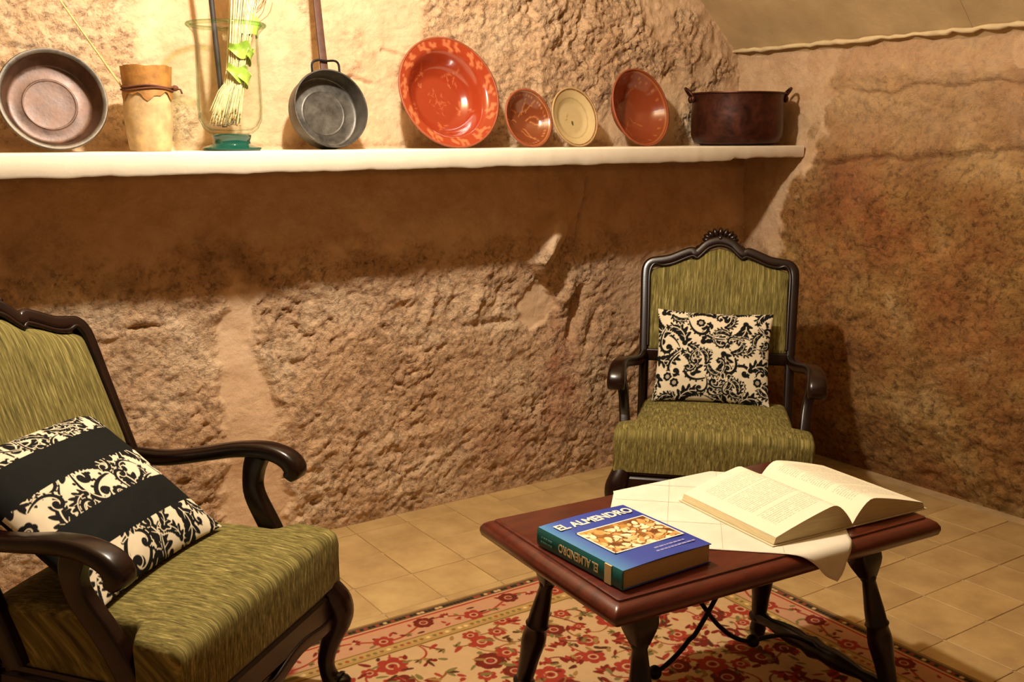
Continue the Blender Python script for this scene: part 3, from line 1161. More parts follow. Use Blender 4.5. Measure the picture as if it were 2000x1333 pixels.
mb = MB().rings([trect(.026, TH - .05), trect(.012, TH - .048), trect(.003, TH - .041), trect(0, TH - .031), trect(.001, TH - .022), trect(.007, TH - .013), trect(.017, TH - .007), trect(.026, TH - .0055), trect(.027, TH - .0012), trect(.030, TH)])
mb.build('tabletop', M_woodt, table, 40)
for sx, sy, bx_, by_ in ((-.335, .155, -.37, .27), (-.325, -.15, -.365, -.235), (.345, .155, .40, .235), (.335, -.155, .395, -.25)):
    top = Vector((sx, sy, TH - .048))
    foot = Vector((bx_, by_, 0))
    ax = (top - foot)
    L = ax.length
    q = Vector((0, 0, 1)).rotation_difference(ax.normalized()).to_matrix().to_4x4()
    Mt = Matrix.Translation(foot) @ q
    mb = MB()
    rg = []
    for w, z in ((.066, L + .004), (.066, L - .07), (.058, L - .085), (.046, L - .10), (.034, L - .115)):
        rg.append([(x, y, z) for x, y in rrect(w, w * .92, w * .12, 2)])
    mb.rings(rg, M=Mt)
    prof = [(.0, .004), (.016, .004), (.021, .012), (.023, .03), (.019, .05), (.017, .056), (.027, .064), (.028, .072), (.021, .080), (.0225, .10), (.0245, .14), (.0285, .175), (.0305, .195), (.029, .215), (.0255, .235), (.0295, .243), (.0255, .251), (.024, .28), (.0195, .32), (.0165, L - .125), (.0195, L - .118), (.017, L - .108), (.0, L - .105)]
    mb.lathe(prof, 20, Mt)
    mb.build('leg', M_woodl, table, 45)
for sx in (-1, 1):
    mb = MB()
    path = [(sx * .385, y, .07) for y in np.linspace(-.215, .235, 15)]
    rad = [.014, .018, .014, .02, .024, .026, .022, .030, .022, .026, .024, .02, .014, .018, .014]
    mb.tube(path, rad, 12)
    mb.build('stretcher', M_woodl, table, 60)
# wrought iron braces crossing under the top
for sx in (-1, 1):
    pts = smooth_path([(sx * -.10, .0, TH - .05), (sx * -.055, 0, .36), (sx * .00, 0, .275), (sx * .065, 0, .20), (sx * .135, 0, .158), (sx * .20, 0, .152), (sx * .27, 0, .140), (sx * .33, 0, .112), (sx * .37, 0, .085), (sx * .385, 0, .07)], 6)
    pts = [(p[0], sx * .006 * (1 if p[0] * sx < 0.05 else 0), p[2]) for p in pts]
    ib = MB().tube(pts, .0058, 8).build('iron_brace', M_iron, table, 180)
    MB().ellipsoid((sx * .155, 0, .154), (.017, .017, .017)).build('brace_knob', M_iron, ib, 180)


def tw(x, y, z):
    return Vector((TC[0] + x * math.cos(TA) - y * math.sin(TA), TC[1] + x * math.sin(TA) + y * math.cos(TA), z))


def wt(x, y):
    dx, dy = x - TC[0], y - TC[1]
    return dx * math.cos(TA) + dy * math.sin(TA), -dx * math.sin(TA) + dy * math.cos(TA)


# ------------------------------------------------------------------ cloth
def cloth_mat():
    t = NT('white_linen')
    v = t.coord('UV')
    sx = t.n('SeparateXYZ', {0: v})
    n = t.noise(t.coord('Object'), 400, 2)
    base = t.ramp(t.noise(t.coord('Object'), 12, 4), [(.3, S('cfc6b0')), (.7, S('dcd4c0'))])
    t.set(base=base, rough=.9, spec=.1, normal=t.bump(n, .2, .001))
    return t.m


M_cloth = cloth_mat()
CS = .545
cc = wt(1.752, 1.668)
ncl = 72
uu = np.linspace(-.5, .5, ncl)
U, V = np.meshgrid(uu, uu)
ca = R(45) - TA + R(1.5)
edge = np.maximum(np.abs(U), np.abs(V)) > .498
wob = .004 * np.sin(U * 190) * edge
lx = cc[0] + CS * ((U + wob) * math.cos(ca) - (V + wob) * math.sin(ca))
ly = cc[1] + CS * (U * math.sin(ca) + V * math.cos(ca))
hy = td / 2
ztop = TZ + .0008 + .0006 * np.clip(fbm(U * 4, V * 4, 1.5, 2) + .2, 0, 1)
cl_x, cl_y, cl_z = lx.copy(), ly.copy(), ztop.copy()
for sg in (-1, 1):
    over = np.clip(sg * ly - (hy - .02), 0, None)
    m = over > 0
    rr_ = .024
    ang_ = np.clip(over / rr_, 0, math.pi / 2)
    drop = np.clip(over - rr_ * math.pi / 2, 0, None)
    cl_y = np.where(m, sg * (hy - .02 + rr_ * np.sin(ang_) + .003 + .12 * drop), cl_y)
    cl_z = np.where(m, ztop - rr_ * (1 - np.cos(ang_)) - drop, cl_z)
    cl_x = np.where(m, cl_x + .010 * np.sin(lx * 60) * np.clip(drop / .04, 0, 1), cl_x)
wx_ = TC[0] + cl_x * math.cos(TA) - cl_y * math.sin(TA)
wy_ = TC[1] + cl_x * math.sin(TA) + cl_y * math.cos(TA)
cloth = grid_mesh('table_cloth', wx_, wy_, cl_z, M_cloth)
sm = cloth.modifiers.new('thick', 'SOLIDIFY')
sm.thickness = .0007
sm.offset = 1
tag(cloth, 'small white linen cloth laid diagonally on the mahogany table', 'tablecloth')
# drawn-thread lines: thin embroidered cords as a part
M_thread = mat_plain('drawn_thread', 'b0a58c', .9, var=.1)
mb = MB()


def cloth_pt(u, v):
    i = int(round((u + .5) * (ncl - 1)))
    j = int(round((v + .5) * (ncl - 1)))
    return (wx_[j, i], wy_[j, i], cl_z[j, i] + .0008)


for k in (-.22, .02, .24):
    mb.tube([cloth_pt(-.49 + .98 * q / 35, k) for q in range(36)], .0006, 5)
    mb.tube([cloth_pt(k, -.49 + .98 * q / 35) for q in range(36)], .0006, 5)
th_ = mb.build('thread_work', M_thread, cloth)
th_['kind'] = 'stuff'

# ------------------------------------------------------------------ text helper
def text_mesh(name, body, size, mat, parent, M, offset=0.0, xscale=1.0, depth=.0002):
    cu = bpy.data.curves.new(name, 'FONT')
    cu.body = body
    cu.size = size
    cu.offset = offset
    cu.extrude = depth
    cu.resolution_u = 3
    tmp = bpy.data.objects.new('tmp_text', cu)
    col.objects.link(tmp)
    bpy.context.view_layer.update()
    me = bpy.data.meshes.new_from_object(tmp)
    bpy.data.objects.remove(tmp)
    bpy.data.curves.remove(cu)
    me.name = name
    me.transform(Matrix.Diagonal((xscale, 1, 1, 1)))
    me.materials.clear()
    me.materials.append(mat)
    o = bpy.data.objects.new(name, me)
    col.objects.link(o)
    o.parent = parent
    o.matrix_local = M
    return o


# ------------------------------------------------------------------ blue book
BW_, BH_, BT = .245, .285, .042
bb = empty('closed_book', (1.239, 1.4415, TZ + .0024), R(.5))
tag(bb, 'thick closed blue book titled EL ALMENDRO with a teal spine', 'book')
M_paper = mat_plain('page_edges', 'b89a6c', .85, var=.1, vscale=30, stretch=(1, 1, 40))
t = NT('book_cover_blue')
sx = t.n('SeparateXYZ', {0: t.coord('Object')})
t.set(base=t.ramp(t.math('MULTIPLY', sx.outputs[0], 1 / BW_), [(0, S('4a86b4')), (.10, S('426cae')), (.22, S('364c9e')), (1, S('2c3c96'))]), rough=.35, coat=.25)
M_blue = t.m
M_teal = mat_plain('book_spine_teal', '0f5a58', .35, var=.08, coat=.25)
M_white = mat_plain('print_white', 'e8dccb', .5, var=.03)
M_lav = mat_plain('print_lavender', '8f8fc0', .5, var=.03)
M_label = mat_plain('paper_label', 'c9b88a', .6, var=.05)
mb = MB()
mb.box((BW_ / 2 + .001, BH_ / 2, BT / 2), (BW_ - .008, BH_ - .006, BT - .004))
mb.build('page_block', M_paper, bb)
mb = MB()
for z0 in (0, BT - .0018):
    rings = []
    for i in range(9):
        x = BW_ * i / 8
        lift = (.0030 * math.sin(i / 8 * math.pi) if z0 > 0 else 0)
        rings.append([(x, 0, z0 + lift), (x, BH_, z0 + lift), (x, BH_, z0 + .0018 + lift), (x, 0, z0 + .0018 + lift)])
    mb.rings(rings)
mb.build('cover', M_blue, bb, 40)
mb = MB()
mb.rings([[(0, y, 0), (-.003, y, .008), (-.0035, y, BT / 2), (-.003, y, BT - .008), (0, y, BT), (.002, y, BT - .004), (.002, y, .004)] for y in (0, BH_)])
spine = mb.build('spine', M_teal, bb, 40)
zc = BT + .0034
text_mesh('cover_title', 'EL ALMENDRO', .040, M_white, bb, Matrix.Translation((.020, .232, zc)) , .0012, .80, .0004)
# framed photograph on the cover: almonds
pc = Canvas(.185, .125, .0009, S('8a5a2c'))
rn = random.Random(9)
for _ in range(60):
    pc.disc(rn.uniform(0, .185), rn.uniform(0, .125), rn.uniform(.006, .016), rn.choice((S('6b3f1e'), S('9a6a34'), S('b8863f'), S('c79a55'))))
for _ in range(95):
    x, y = rn.uniform(.004, .18), rn.uniform(.004, .098) 
    a = rn.uniform(0, 6.3)
    L = rn.uniform(.016, .028)
    pc.leaf(x + .0015, y - .002, L, L * .62, a, S('7a4a22'))
    pc.leaf(x, y, L, L * .58, a, rn.choice((S('e6cf9a'), S('d9b878'), S('f0dfb4'), S('c9985a'))))
PX, PY = np.meshgrid(np.arange(pc.W) * .0009, np.arange(pc.H) * .0009)
pcz = np.full_like(PX, zc + .0003)
pic = grid_mesh('cover_photo', PX + .042, PY + .072, pcz, M_claydull, bb)
set_vcol(pic, pc.a.reshape(-1, 3))
mb = MB()
for (x0, y0, x1, y1) in ((.038, .068, .2275, .072), (.038, .1975, .2275, .2015), (.038, .068, .042, .2015), (.2275, .068, .2315, .2015)):
    mb.box(((x0 + x1) / 2, (y0 + y1) / 2, zc), (x1 - x0, y1 - y0, .0009))
mb.build('photo_border', M_white, bb)
mb = MB()
rn = random.Random(2)
for y, x0, x1 in ((.046, .125, .205), (.031, .118, .225)):
    x = x0
    while x < x1:
        w = rn.uniform(.004, .012)
        mb.box((x + w / 2, y, zc - .0004), (w, .0055, .0012))
        x += w + .0022
sub = mb.build('cover_subtitle', M_lav, bb)
# spine lettering, upside down as the book lies
Ms = Matrix((Vector((0, 1, 0)), Vector((0, 0, -1)), Vector((-1, 0, 0)))).transposed().to_4x4()
text_mesh('spine_title', 'EL ALMENDRO', .026, M_label, bb, Matrix.Translation((-.0036, .072, .030)) @ Ms, .0006, .78, .0004)
MB().box((-.0022, .042, BT / 2), (.0036, .021, BT - .001)).build('spine_label', M_label, bb)
mb = MB()
for z in (.014, .024):
    y = .232
    while y < .268:
        w = rn.uniform(.004, .008)
        mb.box((-.0035, y, z), (.0012, w, .004))
        y += w + .002
mb.build('spine_author', mat_plain('print_teal', '4f8a86', .5), bb)

# ------------------------------------------------------------------ open book
def page_mat():
    t = NT('printed_page')
    c = t.n('TexCoord')
    sx = t.n('SeparateXYZ', {0: c.outputs['UV']})
    u, v = sx.outputs[0], sx.outputs[1]
    ln = t.math('FRACT', t.math('MULTIPLY', v, 44.0))
    band = t.math('MULTIPLY', t.math('GREATER_THAN', ln, .36), t.math('LESS_THAN', ln, .74))
    row = t.math('FLOOR', t.math('MULTIPLY', v, 44.0))
    w = t.n('TexNoise', {'Vector': t.n('CombineXYZ', {0: t.math('MULTIPLY', u, 75.0), 1: t.math('MULTIPLY', row, 3.7), 2: 0.0}).outputs[0], 'Scale': 1.0, 'Detail': 1.0}).outputs['Fac']
    word = t.math('GREATER_THAN', w, .43)
    para = t.math('FRACT', t.math('MULTIPLY', v, 3.05))
    short = t.math('LESS_THAN', u, t.math('ADD', .80, t.math('MULTIPLY', t.math('GREATER_THAN', para, .12), .06)))
    inx = t.math('MULTIPLY', t.math('GREATER_THAN', u, .15), short)
    inv = t.math('MULTIPLY', t.math('MULTIPLY', t.math('GREATER_THAN', v, .12), t.math('LESS_THAN', v, .90)), t.math('GREATER_THAN', para, .09))
    ink = t.math('MULTIPLY', t.math('MULTIPLY', band, word), t.math('MULTIPLY', inx, inv))
    base = t.mix(t.math('MULTIPLY', ink, .42), S('e0d8bc'), S('5a5140'))
    t.set(base=base, rough=.8, spec=.15)
    return t.m


M_page = page_mat()
M_block = mat_plain('open_page_edges', 'c8b88c', .85, var=.12, vscale=20, stretch=(1, 1, 60))
M_cov2 = mat_plain('open_book_cover', 'cfc29a', .7, var=.04)
ob = empty('open_book', (1.918, 1.569, TZ + .0026), R(-5.5))
tag(ob, 'large open book with printed cream pages lying on the white cloth', 'book')
PH = .325
PW = .235


def half(sg, hmax, wide):
    n = 22
    top = []
    for i in range(n + 1):
        s_ = i / n
        x = sg * wide * s_
        # hump rises steeply from gutter then falls to the fore edge
        z = hmax * (math.sin(min(1, s_ / .30) * math.pi / 2) ** .9) * (1 - .80 * max(0, (s_ - .20) / .80) ** 1.25) + .006
        top.append((x, z))
    # pages block: loft along y
    mb = MB()
    ring0 = [(x, z) for x, z in top] + [(sg * (wide + .006), .003), (0, .003)]
    rings = [[(x, y, z) for x, z in ring0] for y in (-PH / 2, PH / 2)]
    mb.rings(rings)
    blk = mb.build('page_block', M_block, ob, 30)
    ny = 2
    Xg = np.array([[x for x, z in top]] * ny)
    Zg = np.array([[z + .0006 for x, z in top]] * ny)
    Yg = np.array([[y] * (n + 1) for y in (-PH / 2, PH / 2)])
    if sg < 0: Xg, Zg, Yg = Xg[:, ::-1], Zg[:, ::-1], Yg[:, ::-1]
    pg = grid_mesh('printed_page', Xg, Yg, Zg, M_page, blk)
    uvl = pg.data.uv_layers.new(name='UVMap')
    li = np.zeros(len(pg.data.loops), np.int32)
    pg.data.loops.foreach_get('vertex_index', li)
    W_ = n + 1
    uu_ = (li % W_) / n
    vv_ = (li // W_).astype(float)
    uvl.data.foreach_set('uv', np.stack([uu_, vv_], -1).astype(np.float32).ravel())
    # loose turned leaf edge stripe
    MB().box((sg * (wide / 2 + .006), 0, .0010), (wide + .012, PH + .008, .002)).build('cover', M_cov2, ob)


half(-1, .058, PW)
half(1, .054, PW)

# ------------------------------------------------------------------ shelf objects
def plate(name, D, prof, canv_fn, mat_front, mat_back, back_r=None, seg=120, rings=50, depth=None):
    """dish lathe about local z, opening towards +z; prof: list of (r/R, z) from centre to rim for the inside; shell gets thickness"""
    root = empty(name)
    R_ = D / 2
    rr_ = np.linspace(0, 1, rings)
    pr = np.array(prof)
    zz = np.interp(rr_, pr[:, 0], pr[:, 1])
    k = np.ones(5) / 5
    zz = np.convolve(np.pad(zz, 2, mode='edge'), k, 'valid')
    th = np.linspace(0, 2 * math.pi, seg + 1)
    RRm, TT = np.meshgrid(rr_ * R_, th, indexing='ij')
    Xg, Yg = RRm * np.cos(TT), RRm * np.sin(TT)
    Zg = np.repeat(zz[:, None], seg + 1, 1)
    fr = grid_mesh('inside', Xg, Yg, Zg, mat_front, root)
    if canv_fn is not None:
        c = canv_fn(D)
        set_vcol(fr, c.sample(Xg + R_, Yg + R_).reshape(-1, 3))
    tk = .007
    mb = MB()
    outp = [(.0, zz[0] - tk)] + [(float(r) * R_ + (tk * .5 if r > .5 else 0), float(z) - tk) for r, z in zip(rr_[4::4], zz[4::4])] + [(R_ + .004, float(zz[-1]) - .004), (R_ + .004, float(zz[-1]) + .001), (R_ - .001, float(zz[-1]) + .0022), (R_ - .003, float(zz[-1]))]
    rings_ = [[(r * math.cos(2 * math.pi * q / 72), r * math.sin(2 * math.pi * q / 72), z) for q in range(72)] for r, z in outp]
    mb.rings(rings_, cap=False)
    mb.build('outside', mat_back, root, 180)
    return root


def lean(o, x, yb, tilt, D, zrim, yaw=0.0):
    """stand a dish on its rim on the shelf: local z -> towards the room, leaning back"""
    zdir = Vector((math.sin(yaw), -math.cos(yaw), 0)) * math.cos(tilt) + Vector((0, 0, 1)) * math.sin(tilt)
    xdir = Vector((math.cos(yaw), math.sin(yaw), 0))
    ydir = zdir.cross(xdir)
    # rim bottom centre at (x, yb, shelf)
    Rm = Matrix((xdir, ydir, zdir)).transposed()
    rb = Rm @ Vector((0, -D / 2 - .004, zrim))
    pos = Vector((x, yb, shz(x) + .0012)) - rb
    low = 0
    o.matrix_world = Matrix.Translation(pos) @ Rm.to_4x4()


YB = 3.19


def xp(x, y=None):
    y = y or YB
    return x * y / 3.15


# big red bowl
def big_red(D):
    c = Canvas(D, D, .0014, S('94371b'))
    r = D / 2
    rn = random.Random(3)
    c.disc(r, r, r * .62, S('8e3218'))
    LT = S('b86a42')
    for k in range(11):
        a = 2 * math.pi * k / 11 + .2
        for q in range(5):
            aa = a + (q - 2) * .075
            rad = r * (.87 + .05 * math.sin(q * 2.2))
            c.disc(r + math.cos(aa) * rad, r + math.sin(aa) * rad, .0075, LT)
            c.leaf(r + math.cos(aa) * rad, r + math.sin(aa) * rad, .022, .007, aa + rn.uniform(-1, 1), LT)
    for k in range(5):
        a = 2 * math.pi * k / 5 + .95
        for q in range(7):
            x, y = r + math.cos(a) * r * .52 + rn.uniform(-.02, .02), r + math.sin(a) * r * .52 + rn.uniform(-.02, .02)
            c.leaf(x, y, .024, .005, rn.uniform(0, 6.3), S('a85834'))
    for q in range(26):
        a = rn.uniform(0, 6.3)
        d = rn.uniform(0, .045)
        c.leaf(r + math.cos(a) * d, r + math.sin(a) * d, .018, .004, rn.uniform(0, 6.3), S('a04e30'))
    return c


D = .405
o = plate('glazed_bowl', D, [(0, 0), (.45, .004), (.62, .026), (.76, .078), (.80, .088), (1, .102)], big_red, M_glaze, M_clayback)
lean(o, xp(1.905), YB, R(17), D, .102)
tag(o, 'large bright red glazed bowl with yellow painted rim leaning on the shelf', 'bowl', 'decorated dishes on the shelf')


def small_red(seed, basec, lt):
    def fn(D):
        c = Canvas(D, D, .0012, S(basec))
        r = D / 2
        rn = random.Random(seed)
        for k in range(9):
            a = rn.uniform(0, 6.3)
            d = rn.uniform(.1, .5) * r
            pts = [(r + math.cos(a) * d, r + math.sin(a) * d)]
            aa = a
            for q in range(8):
                aa += rn.uniform(-.7, .7)
                pts.append((pts[-1][0] + math.cos(aa) * .008, pts[-1][1] + math.sin(aa) * .008))
            c.stroke(pts, .0035, S(lt))
        for k in range(40):
            a = 2 * math.pi * k / 40
            c.disc(r + math.cos(a) * r * .86, r + math.sin(a) * r * .86, .003, S(lt))
        c.ring(r, r, r * .95, .003, S(lt))
        return c
    return fn


D = .217
o = plate('glazed_bowl', D, [(0, 0), (.3, .003), (.7, .030), (1, .068)], small_red(1, '74381c', 'a3683a'), M_glaze, M_clayback, rings=40, seg=90)
lean(o, xp(2.228), YB, R(14), D, .068, R(5))
tag(o, 'small brown red glazed bowl between the big red bowl and the cream dish', 'bowl', 'decorated dishes on the shelf')


def cream(D):
    c = Canvas(D, D, .0012, S('bfa878'))
    r = D / 2
    c.disc(r, r, r * .72, S('b8a274'))
    c.ring(r, r, r * .97, .006, S('7a4a2a'))
    c.ring(r, r, r * .70, .003, S('a08a5c'))
    c.leaf(r + .006, r - .008, .020, .010, -1.5, S('4a4a20'))
    c.leaf(r - .02, r + .004, .016, .004, 1.0, S('9a7a40'))
    c.leaf(r - .03, r - .006, .016, .004, .3, S('9a7a40'))
    return c


D = .228
o = plate('glazed_dish', D, [(0, 0), (.55, .002), (.72, .014), (1, .030)], cream, M_claydull, M_creamback, rings=40, seg=90)
lean(o, xp(2.452), YB + .01, R(14), D, .030, R(5))
tag(o, 'pale cream dish with brown edge leaning between two brown red bowls', 'dish', 'decorated dishes on the shelf')
D = .316
o = plate('glazed_bowl', D, [(0, 0), (.35, .004), (.7, .040), (1, .098)], small_red(8, '7c351a', '98592c'), M_glaze, M_clayback, rings=40, seg=100)
lean(o, xp(2.80), YB + .01, R(15), D, .098, R(5))
tag(o, 'medium brown red glazed bowl leaning beside the copper cauldron', 'bowl', 'decorated dishes on the shelf')


# copper pan at the left
def dish_metal(name, D, hgt, rimw, floor_r, mat_in, mat_rim, mat_out):
    root = empty(name)
    R_ = D / 2
    mb = MB()
    pin = [(0.0005, .0), (floor_r * .30, .0), (floor_r * .58, .0), (floor_r * .60, .0004), (floor_r * .615, .0013), (floor_r * .63, .0013), (floor_r * .645, .0004), (floor_r * .665, .0), (floor_r * .80, .0), (floor_r * .90, .0003), (floor_r * .96, .0018), (floor_r * .99, .004), (floor_r, .007), (R_ - rimw - .004, hgt * .6), (R_ - rimw, hgt)]
    mb.rings([[(r * math.cos(2 * math.pi * q / 90), r * math.sin(2 * math.pi * q / 90), z) for q in range(90)] for r, z in pin], cap=False)
    mb.build('inside', mat_in, root, 60)
    mb = MB()
    po = [(R_ - rimw, hgt - .001), (R_ - rimw * .8, hgt + .004), (R_ - rimw * .2, hgt + .004), (R_, hgt - .002), (R_ - .002, hgt - .008), (R_ - rimw * .8, hgt - .010)]
    mb.rings([[(r * math.cos(2 * math.pi * q / 90), r * math.sin(2 * math.pi * q / 90), z) for q in range(90)] for r, z in po], cap=False)
    mb.build('rim', mat_rim, root, 60)
    mb = MB()
    pb = [(.0005, -.004), (floor_r + .002, -.004), (floor_r + .006, .002), (R_ - rimw * .8, hgt * .6), (R_ - rimw * .7, hgt - .009)]
    mb.rings([[(r * math.cos(2 * math.pi * q / 72), r * math.sin(2 * math.pi * q / 72), z) for q in range(72)] for r, z in pb], cap=False)
    mb.build('outside', mat_out, root, 60)
    return root


D = .300
o = dish_metal('copper_pan', D, .058, .015, .117, M_cop, M_coprim, M_cop)
lean(o, xp(.583), YB, R(15), D, .054)
tag(o, 'round tarnished copper pan with grey rim at the left end of the shelf', 'pan')

# skillet with long handle
D = .265
o = dish_metal('long_handled_pan', D, .066, .007, .120, M_tin, M_tin, M_tin)
hmb = MB()
hp = [(-.006, D / 2 - .006, .062), (-.002, D / 2 + .10, .056), (.010, D / 2 + .30, .040), (.020, D / 2 + .47, .030)]
hmb.sweep(smooth_path(hp, 4), (1, 0, 0), (.026, .010), .25)
hmb.build('handle', M_handle, o, 50)
hmb = MB()
hmb.tube(smooth_path([(-.052, D / 2 - .014, .066), (-.050, D / 2 + .016, .070), (-.030, D / 2 + .026, .072), (0, D / 2 + .024, .074), (.030, D / 2 + .026, .072), (.044, D / 2 + .016, .070), (.046, D / 2 - .014, .066)], 5), .0038, 8)
hmb.build('bail', M_iron, o, 180)
lean(o, xp(1.430), YB, R(13), D, .062)
tag(o, 'grey tinned pan with a long upright brown handle on the shelf', 'pan')

# two-handled copper cauldron
PXc, PYc = 3.325, 3.185
pot = empty('copper_cauldron', (PXc, PYc, shz(PXc) + .0006))
tag(pot, 'dark wide copper cauldron with two ring handles at the right shelf end', 'pot')
pr = [(.0005, .003), (.15, .003), (.180, .012), (.195, .045), (.196, .13), (.192, .195), (.195, .212), (.202, .216), (.201, .221), (.193, .221), (.188, .214), (.189, .13), (.188, .05), (.168, .018), (.0005, .012)]
mb = MB()
mb.rings([[(r * math.cos(2 * math.pi * q / 72), r * math.sin(2 * math.pi * q / 72), z) for q in range(72)] for r, z in pr], cap=False)
mb.build('body', M_pot, pot, 50)
for a in (R(145), R(-35)):
    d = Vector((math.cos(a), math.sin(a), 0))
    s_ = Vector((-d.y, d.x, 0))
    pts = []
    for k in range(13):
        q = math.pi * k / 12
        pts.append(tuple(d * (.196 + .030 * math.sin(q)) + s_ * (.036 * math.cos(q)) + Vector((0, 0, .205 + .036 * math.sin(q)))))
    MB().tube(pts, .0058, 8).build('ring_handle', M_pot, pot, 180)
    for k in (-1, 1):
        MB().ellipsoid(tuple(d * .197 + s_ * .036 * k + Vector((0, 0, .195))), (.012, .012, .016), seg=8, rings=6).build('handle_rivet', M_pot, pot, 180)

# tall jar with leather collar
M_hide = mat_plain('pale_hide', 'b79a6c', .75, var=.22, vscale=22, bump=.3, bscale=40)
M_leather = mat_plain('leather_collar', '9a6a2e', .6, var=.25, vscale=25, bump=.4, bscale=60)
M_cord = mat_plain('brown_cord', '5e3218', .8)
jx = xp(.838)
jar = empty('hide_jar', (jx, 3.20, shz(jx) + .0008))
tag(jar, 'pale upright jar with a leather collar tied by cord beside the copper pan', 'jar')


def wob_ring(r, z, n=48, k=.0, ph=0.0):
    return [((r + k * math.sin(3 * q * 2 * math.pi / n + ph) + k * .6 * math.sin(7 * q * 2 * math.pi / n)) * math.cos(2 * math.pi * q / n), (r + k * math.sin(3 * q * 2 * math.pi / n + ph)) * math.sin(2 * math.pi * q / n), z) for q in range(n)]


MB().rings([wob_ring(r, z, k=.001) for r, z in ((.058, 0), (.060, .01), (.066, .05), (.070, .10), (.069, .15), (.066, .19), (.069, .225), (.071, .236), (.066, .236), (.060, .19), (.060, .03), (.0005, .02))]).build('body', M_hide, jar, 60)
lr = []
for q in range(49):
    pass
n = 48
rings = []
for r, z, ww in ((.0725, .160, .010), (.0720, .170, .004), (.0695, .184, 0), (.0690, .190, 0), (.0705, .205, 0), (.0735, .244, .0015), (.0740, .248, .0015), (.0700, .248, .0015), (.0690, .20, 0)):
    rings.append([((r) * math.cos(2 * math.pi * q / n), r * math.sin(2 * math.pi * q / n), z + ww * math.sin(5 * 2 * math.pi * q / n + 1) + ww * .6 * math.sin(11 * 2 * math.pi * q / n)) for q in range(n)])
MB().rings(rings, cap=False).build('leather_collar', M_leather, jar, 60)
mb = MB()
mb.tube([(.0725 * math.cos(2 * math.pi * q / 40), .0725 * math.sin(2 * math.pi * q / 40), .188 + .003 * math.sin(q * .5)) for q in range(41)], .0030, 7)
mb.tube([(.073 * math.cos(2 * math.pi * q / 40), .073 * math.sin(2 * math.pi * q / 40), .180 + .004 * math.sin(q * .4 + 2)) for q in range(41)], .0028, 7)
mb.ellipsoid((.076, -.022, .186), (.011, .010, .009))
mb.tube([(.076, -.022, .186), (.090, -.03, .182), (.094, -.03, .170)], .003, 6)
mb.build('cord', M_cord, jar, 180)
# thin dry reed standing in the jar
M_reed = mat_plain('dry_reed', 'c9ab68', .7, var=.15)
p0 = Vector((jx + .03, 3.20, shz(jx) + .03))
p1 = Vector((jx - .27, 3.22, shz(jx) + .50))
reed = MB().tube([tuple(p0.lerp(p1, q / 8)) for q in range(9)], [.0032 - .0001 * q for q in range(9)], 8).build('reed', M_reed, None, 180)
tag(reed, 'single thin dry reed slanting up out of the hide jar', 'reed')

# glass vase
vx, vy = xp(1.088), 3.21
vz = shz(vx) + .0008
vase = empty('glass_vase', (vx, vy, vz))
tag(vase, 'clear glass vase with wide rim and dark green foot holding straw', 'vase')
po = [(.050, .050), (.066, .053), (.084, .068), (.096, .095), (.0985, .13), (.098, .20), (.096, .28), (.0945, .335), (.098, .355), (.110, .368), (.118, .376), (.1195, .382), (.116, .386)]
pi_ = [(.108, .380), (.097, .366), (.0925, .350), (.0905, .335), (.092, .28), (.094, .20), (.0945, .13), (.092, .098), (.080, .075), (.062, .062), (.001, .060)]
mb = MB()
mb.rings([[(r * math.cos(2 * math.pi * q / 64), r * math.sin(2 * math.pi * q / 64), z) for q in range(64)] for r, z in po + pi_], cap=False)
mb.build('bowl', M_glass, vase, 180)
M_rimg = glass_mat('rim_glass', (.80, .90, .78, 1), (.30, .45, .32, 1))
MB().rings([[((.1145 + .0075 * math.cos(a)) * math.cos(q), (.1145 + .0075 * math.cos(a)) * math.sin(q), .381 + .0065 * math.sin(a)) for a in np.linspace(0, 2 * math.pi, 12, endpoint=False)] for q in np.linspace(0, 2 * math.pi, 65)], cap=False).build('rolled_rim', M_rimg, vase, 180)
mb = MB().lathe([(.0005, 0), (.086, 0), (.091, .004), (.090, .009), (.072, .015), (.058, .021), (.056, .030), (.060, .040), (.061, .047), (.056, .051), (.0005, .051)], 56)
mb.build('foot', M_green, vase, 50)
# straw bundle
M_straw = mat_plain('straw', 'd8c898', .75, var=.2, vscale=60)
M_strawd = mat_plain('straw_tip', '8f6a34', .8, var=.25, vscale=60)
M_leafg = mat_plain('green_leaf', '9cb848', .5, var=.2, vscale=30)
base = Vector((vx - .020, vy - .005, vz + .068))
tie = Vector((vx + .026, vy, vz + .245))
topb = Vector((vx + .085, vy + .01, vz + .64))
bun = empty('straw_bundle', base)
tag(bun, 'bundle of dry straw stalks tied with green leaves inside the glass vase', 'straw bundle')
mb, mt_ = MB(), MB()
rn = random.Random(21)
for k in range(190):
    a = rn.uniform(0, 6.3)
    rr_ = math.sqrt(rn.random())
    b = base + Vector((math.cos(a) * rr_ * .048, math.sin(a) * rr_ * .045, .006 + rn.uniform(0, .05) * rr_))
    t1 = tie + Vector((math.cos(a) * rr_ * .030, math.sin(a) * rr_ * .030, 0))
    t2 = topb + Vector((math.cos(a) * rr_ * .055, math.sin(a) * rr_ * .055, rn.uniform(-.12, .05)))
    pts = smooth_path([tuple(b - base), tuple(b.lerp(t1, .5) - base + Vector((0, 0, .0))), tuple(t1 - base), tuple(t2 - base)], 3)
    mb.tube(pts, rn.uniform(.0016, .0026), 5)
    mt_.tube([pts[0], tuple(Vector(pts[0]) + (Vector(pts[1]) - Vector(pts[0])) * .10)], .0028, 5)
so = mb.build('stalks', M_straw, bun, 180)
so['kind'] = 'stuff'
so = mt_.build('cut_ends', M_strawd, bun)
so['kind'] = 'stuff'
axd = (tie - base).normalized()
sxd = Vector((1, 0, 0)) - axd * axd.x
sxd.normalize()
syd = axd.cross(sxd)


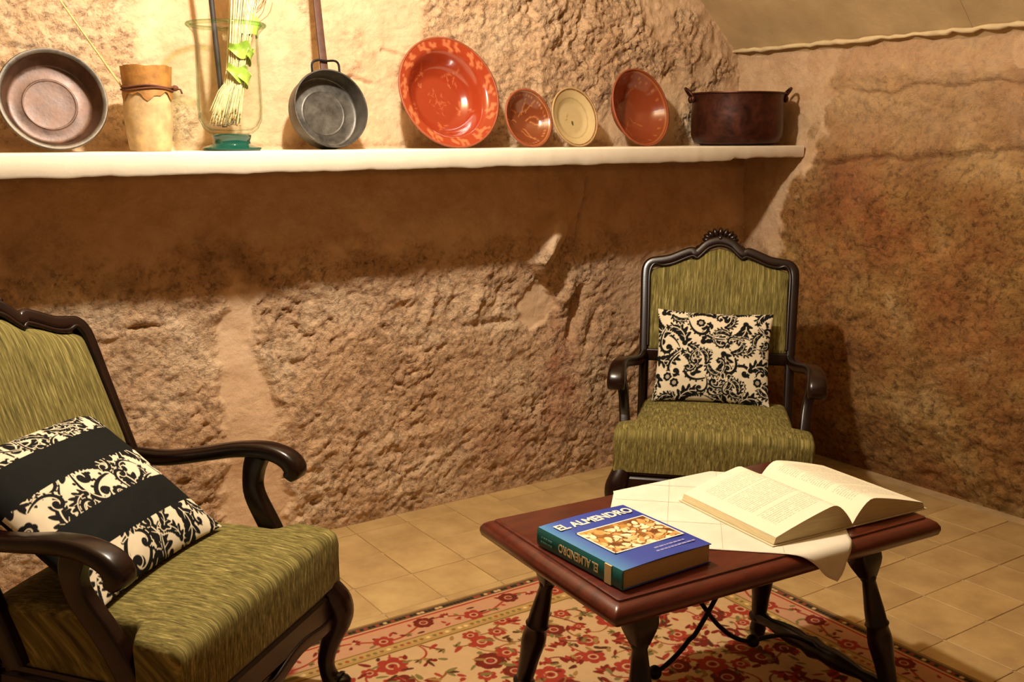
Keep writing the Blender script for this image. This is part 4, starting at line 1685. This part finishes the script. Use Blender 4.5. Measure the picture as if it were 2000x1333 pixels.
def wrap_leaf(c0, r0, a0, a1, h0, h1, seed):
    """a broad leaf bent round the stalks: wavy edged curved sheet with thickness"""
    q = random.Random(seed)
    ph = q.uniform(0, 6)
    rows = []
    for i in range(15):
        s_ = i / 14
        a = a0 + (a1 - a0) * s_
        env = math.sin(math.pi * (.10 + .80 * s_)) ** .8
        lo_, hi_ = h0 * env + .006 * math.sin(7 * s_ + ph), h1 * env + .008 * math.sin(9 * s_ + ph + 1)
        out, inn = [], []
        for k in range(5):
            hh = lo_ + (hi_ - lo_) * k / 4
            rr2 = r0 + .006 * math.sin(5 * s_ + ph) + .010 * abs(k / 4 - .4)
            for lst, e in ((out, .0008), (inn, -.0008)):
                lst.append(tuple(c0 + axd * hh + (sxd * math.cos(a) + syd * math.sin(a)) * (rr2 + e)))
        rows.append(out + inn[::-1])
    MB().rings(rows).build('green_leaf', M_leafg, bun, 70)


c0 = tie - base
wrap_leaf(c0, .034, R(-150), R(-20), -.034, .012, 1)
wrap_leaf(c0, .036, R(-100), R(40), -.045, .002, 2)
wrap_leaf(c0 + axd * .055, .036, R(-160), R(-30), -.016, .030, 3)
wrap_leaf(c0 + axd * .050, .038, R(-80), R(50), -.022, .024, 4)
wrap_leaf(c0 + axd * .125, .034, R(-130), R(0), -.012, .05, 5)
M_root = mat_plain('reddish_root', 'a8683c', .8, var=.2)
mb = MB()
for k in range(26):
    b = tie - base + Vector((.03 + rn.uniform(-.01, .015), -.005 + rn.uniform(-.02, .02), .10 + rn.uniform(0, .1)))
    e = b + Vector((rn.uniform(.03, .10), rn.uniform(-.04, .03), rn.uniform(.05, .26)))
    md = b.lerp(e, .5) + Vector((rn.uniform(-.01, .03), 0, rn.uniform(-.03, .01)))
    mb.tube(smooth_path([tuple(b), tuple(md), tuple(e)], 3), .0013, 4)
so = mb.build('root_hairs', M_root, bun, 180)
so['kind'] = 'stuff'
# dark stick
st0 = Vector((vx - .005, vy + .045, vz + .072))
st1 = Vector((vx - .030, vy + .06, vz + .62))
M_stick = mat_plain('dark_stick', '2a221c', .6, var=.2)
stk = MB().tube([tuple(st0.lerp(st1, q / 9)) for q in range(10)], [.0085 + .0006 * math.sin(q * 2.1) for q in range(10)], 10).build('stick', M_stick, None, 180)
tag(stk, 'dark upright stick standing in the glass vase behind the straw', 'stick')
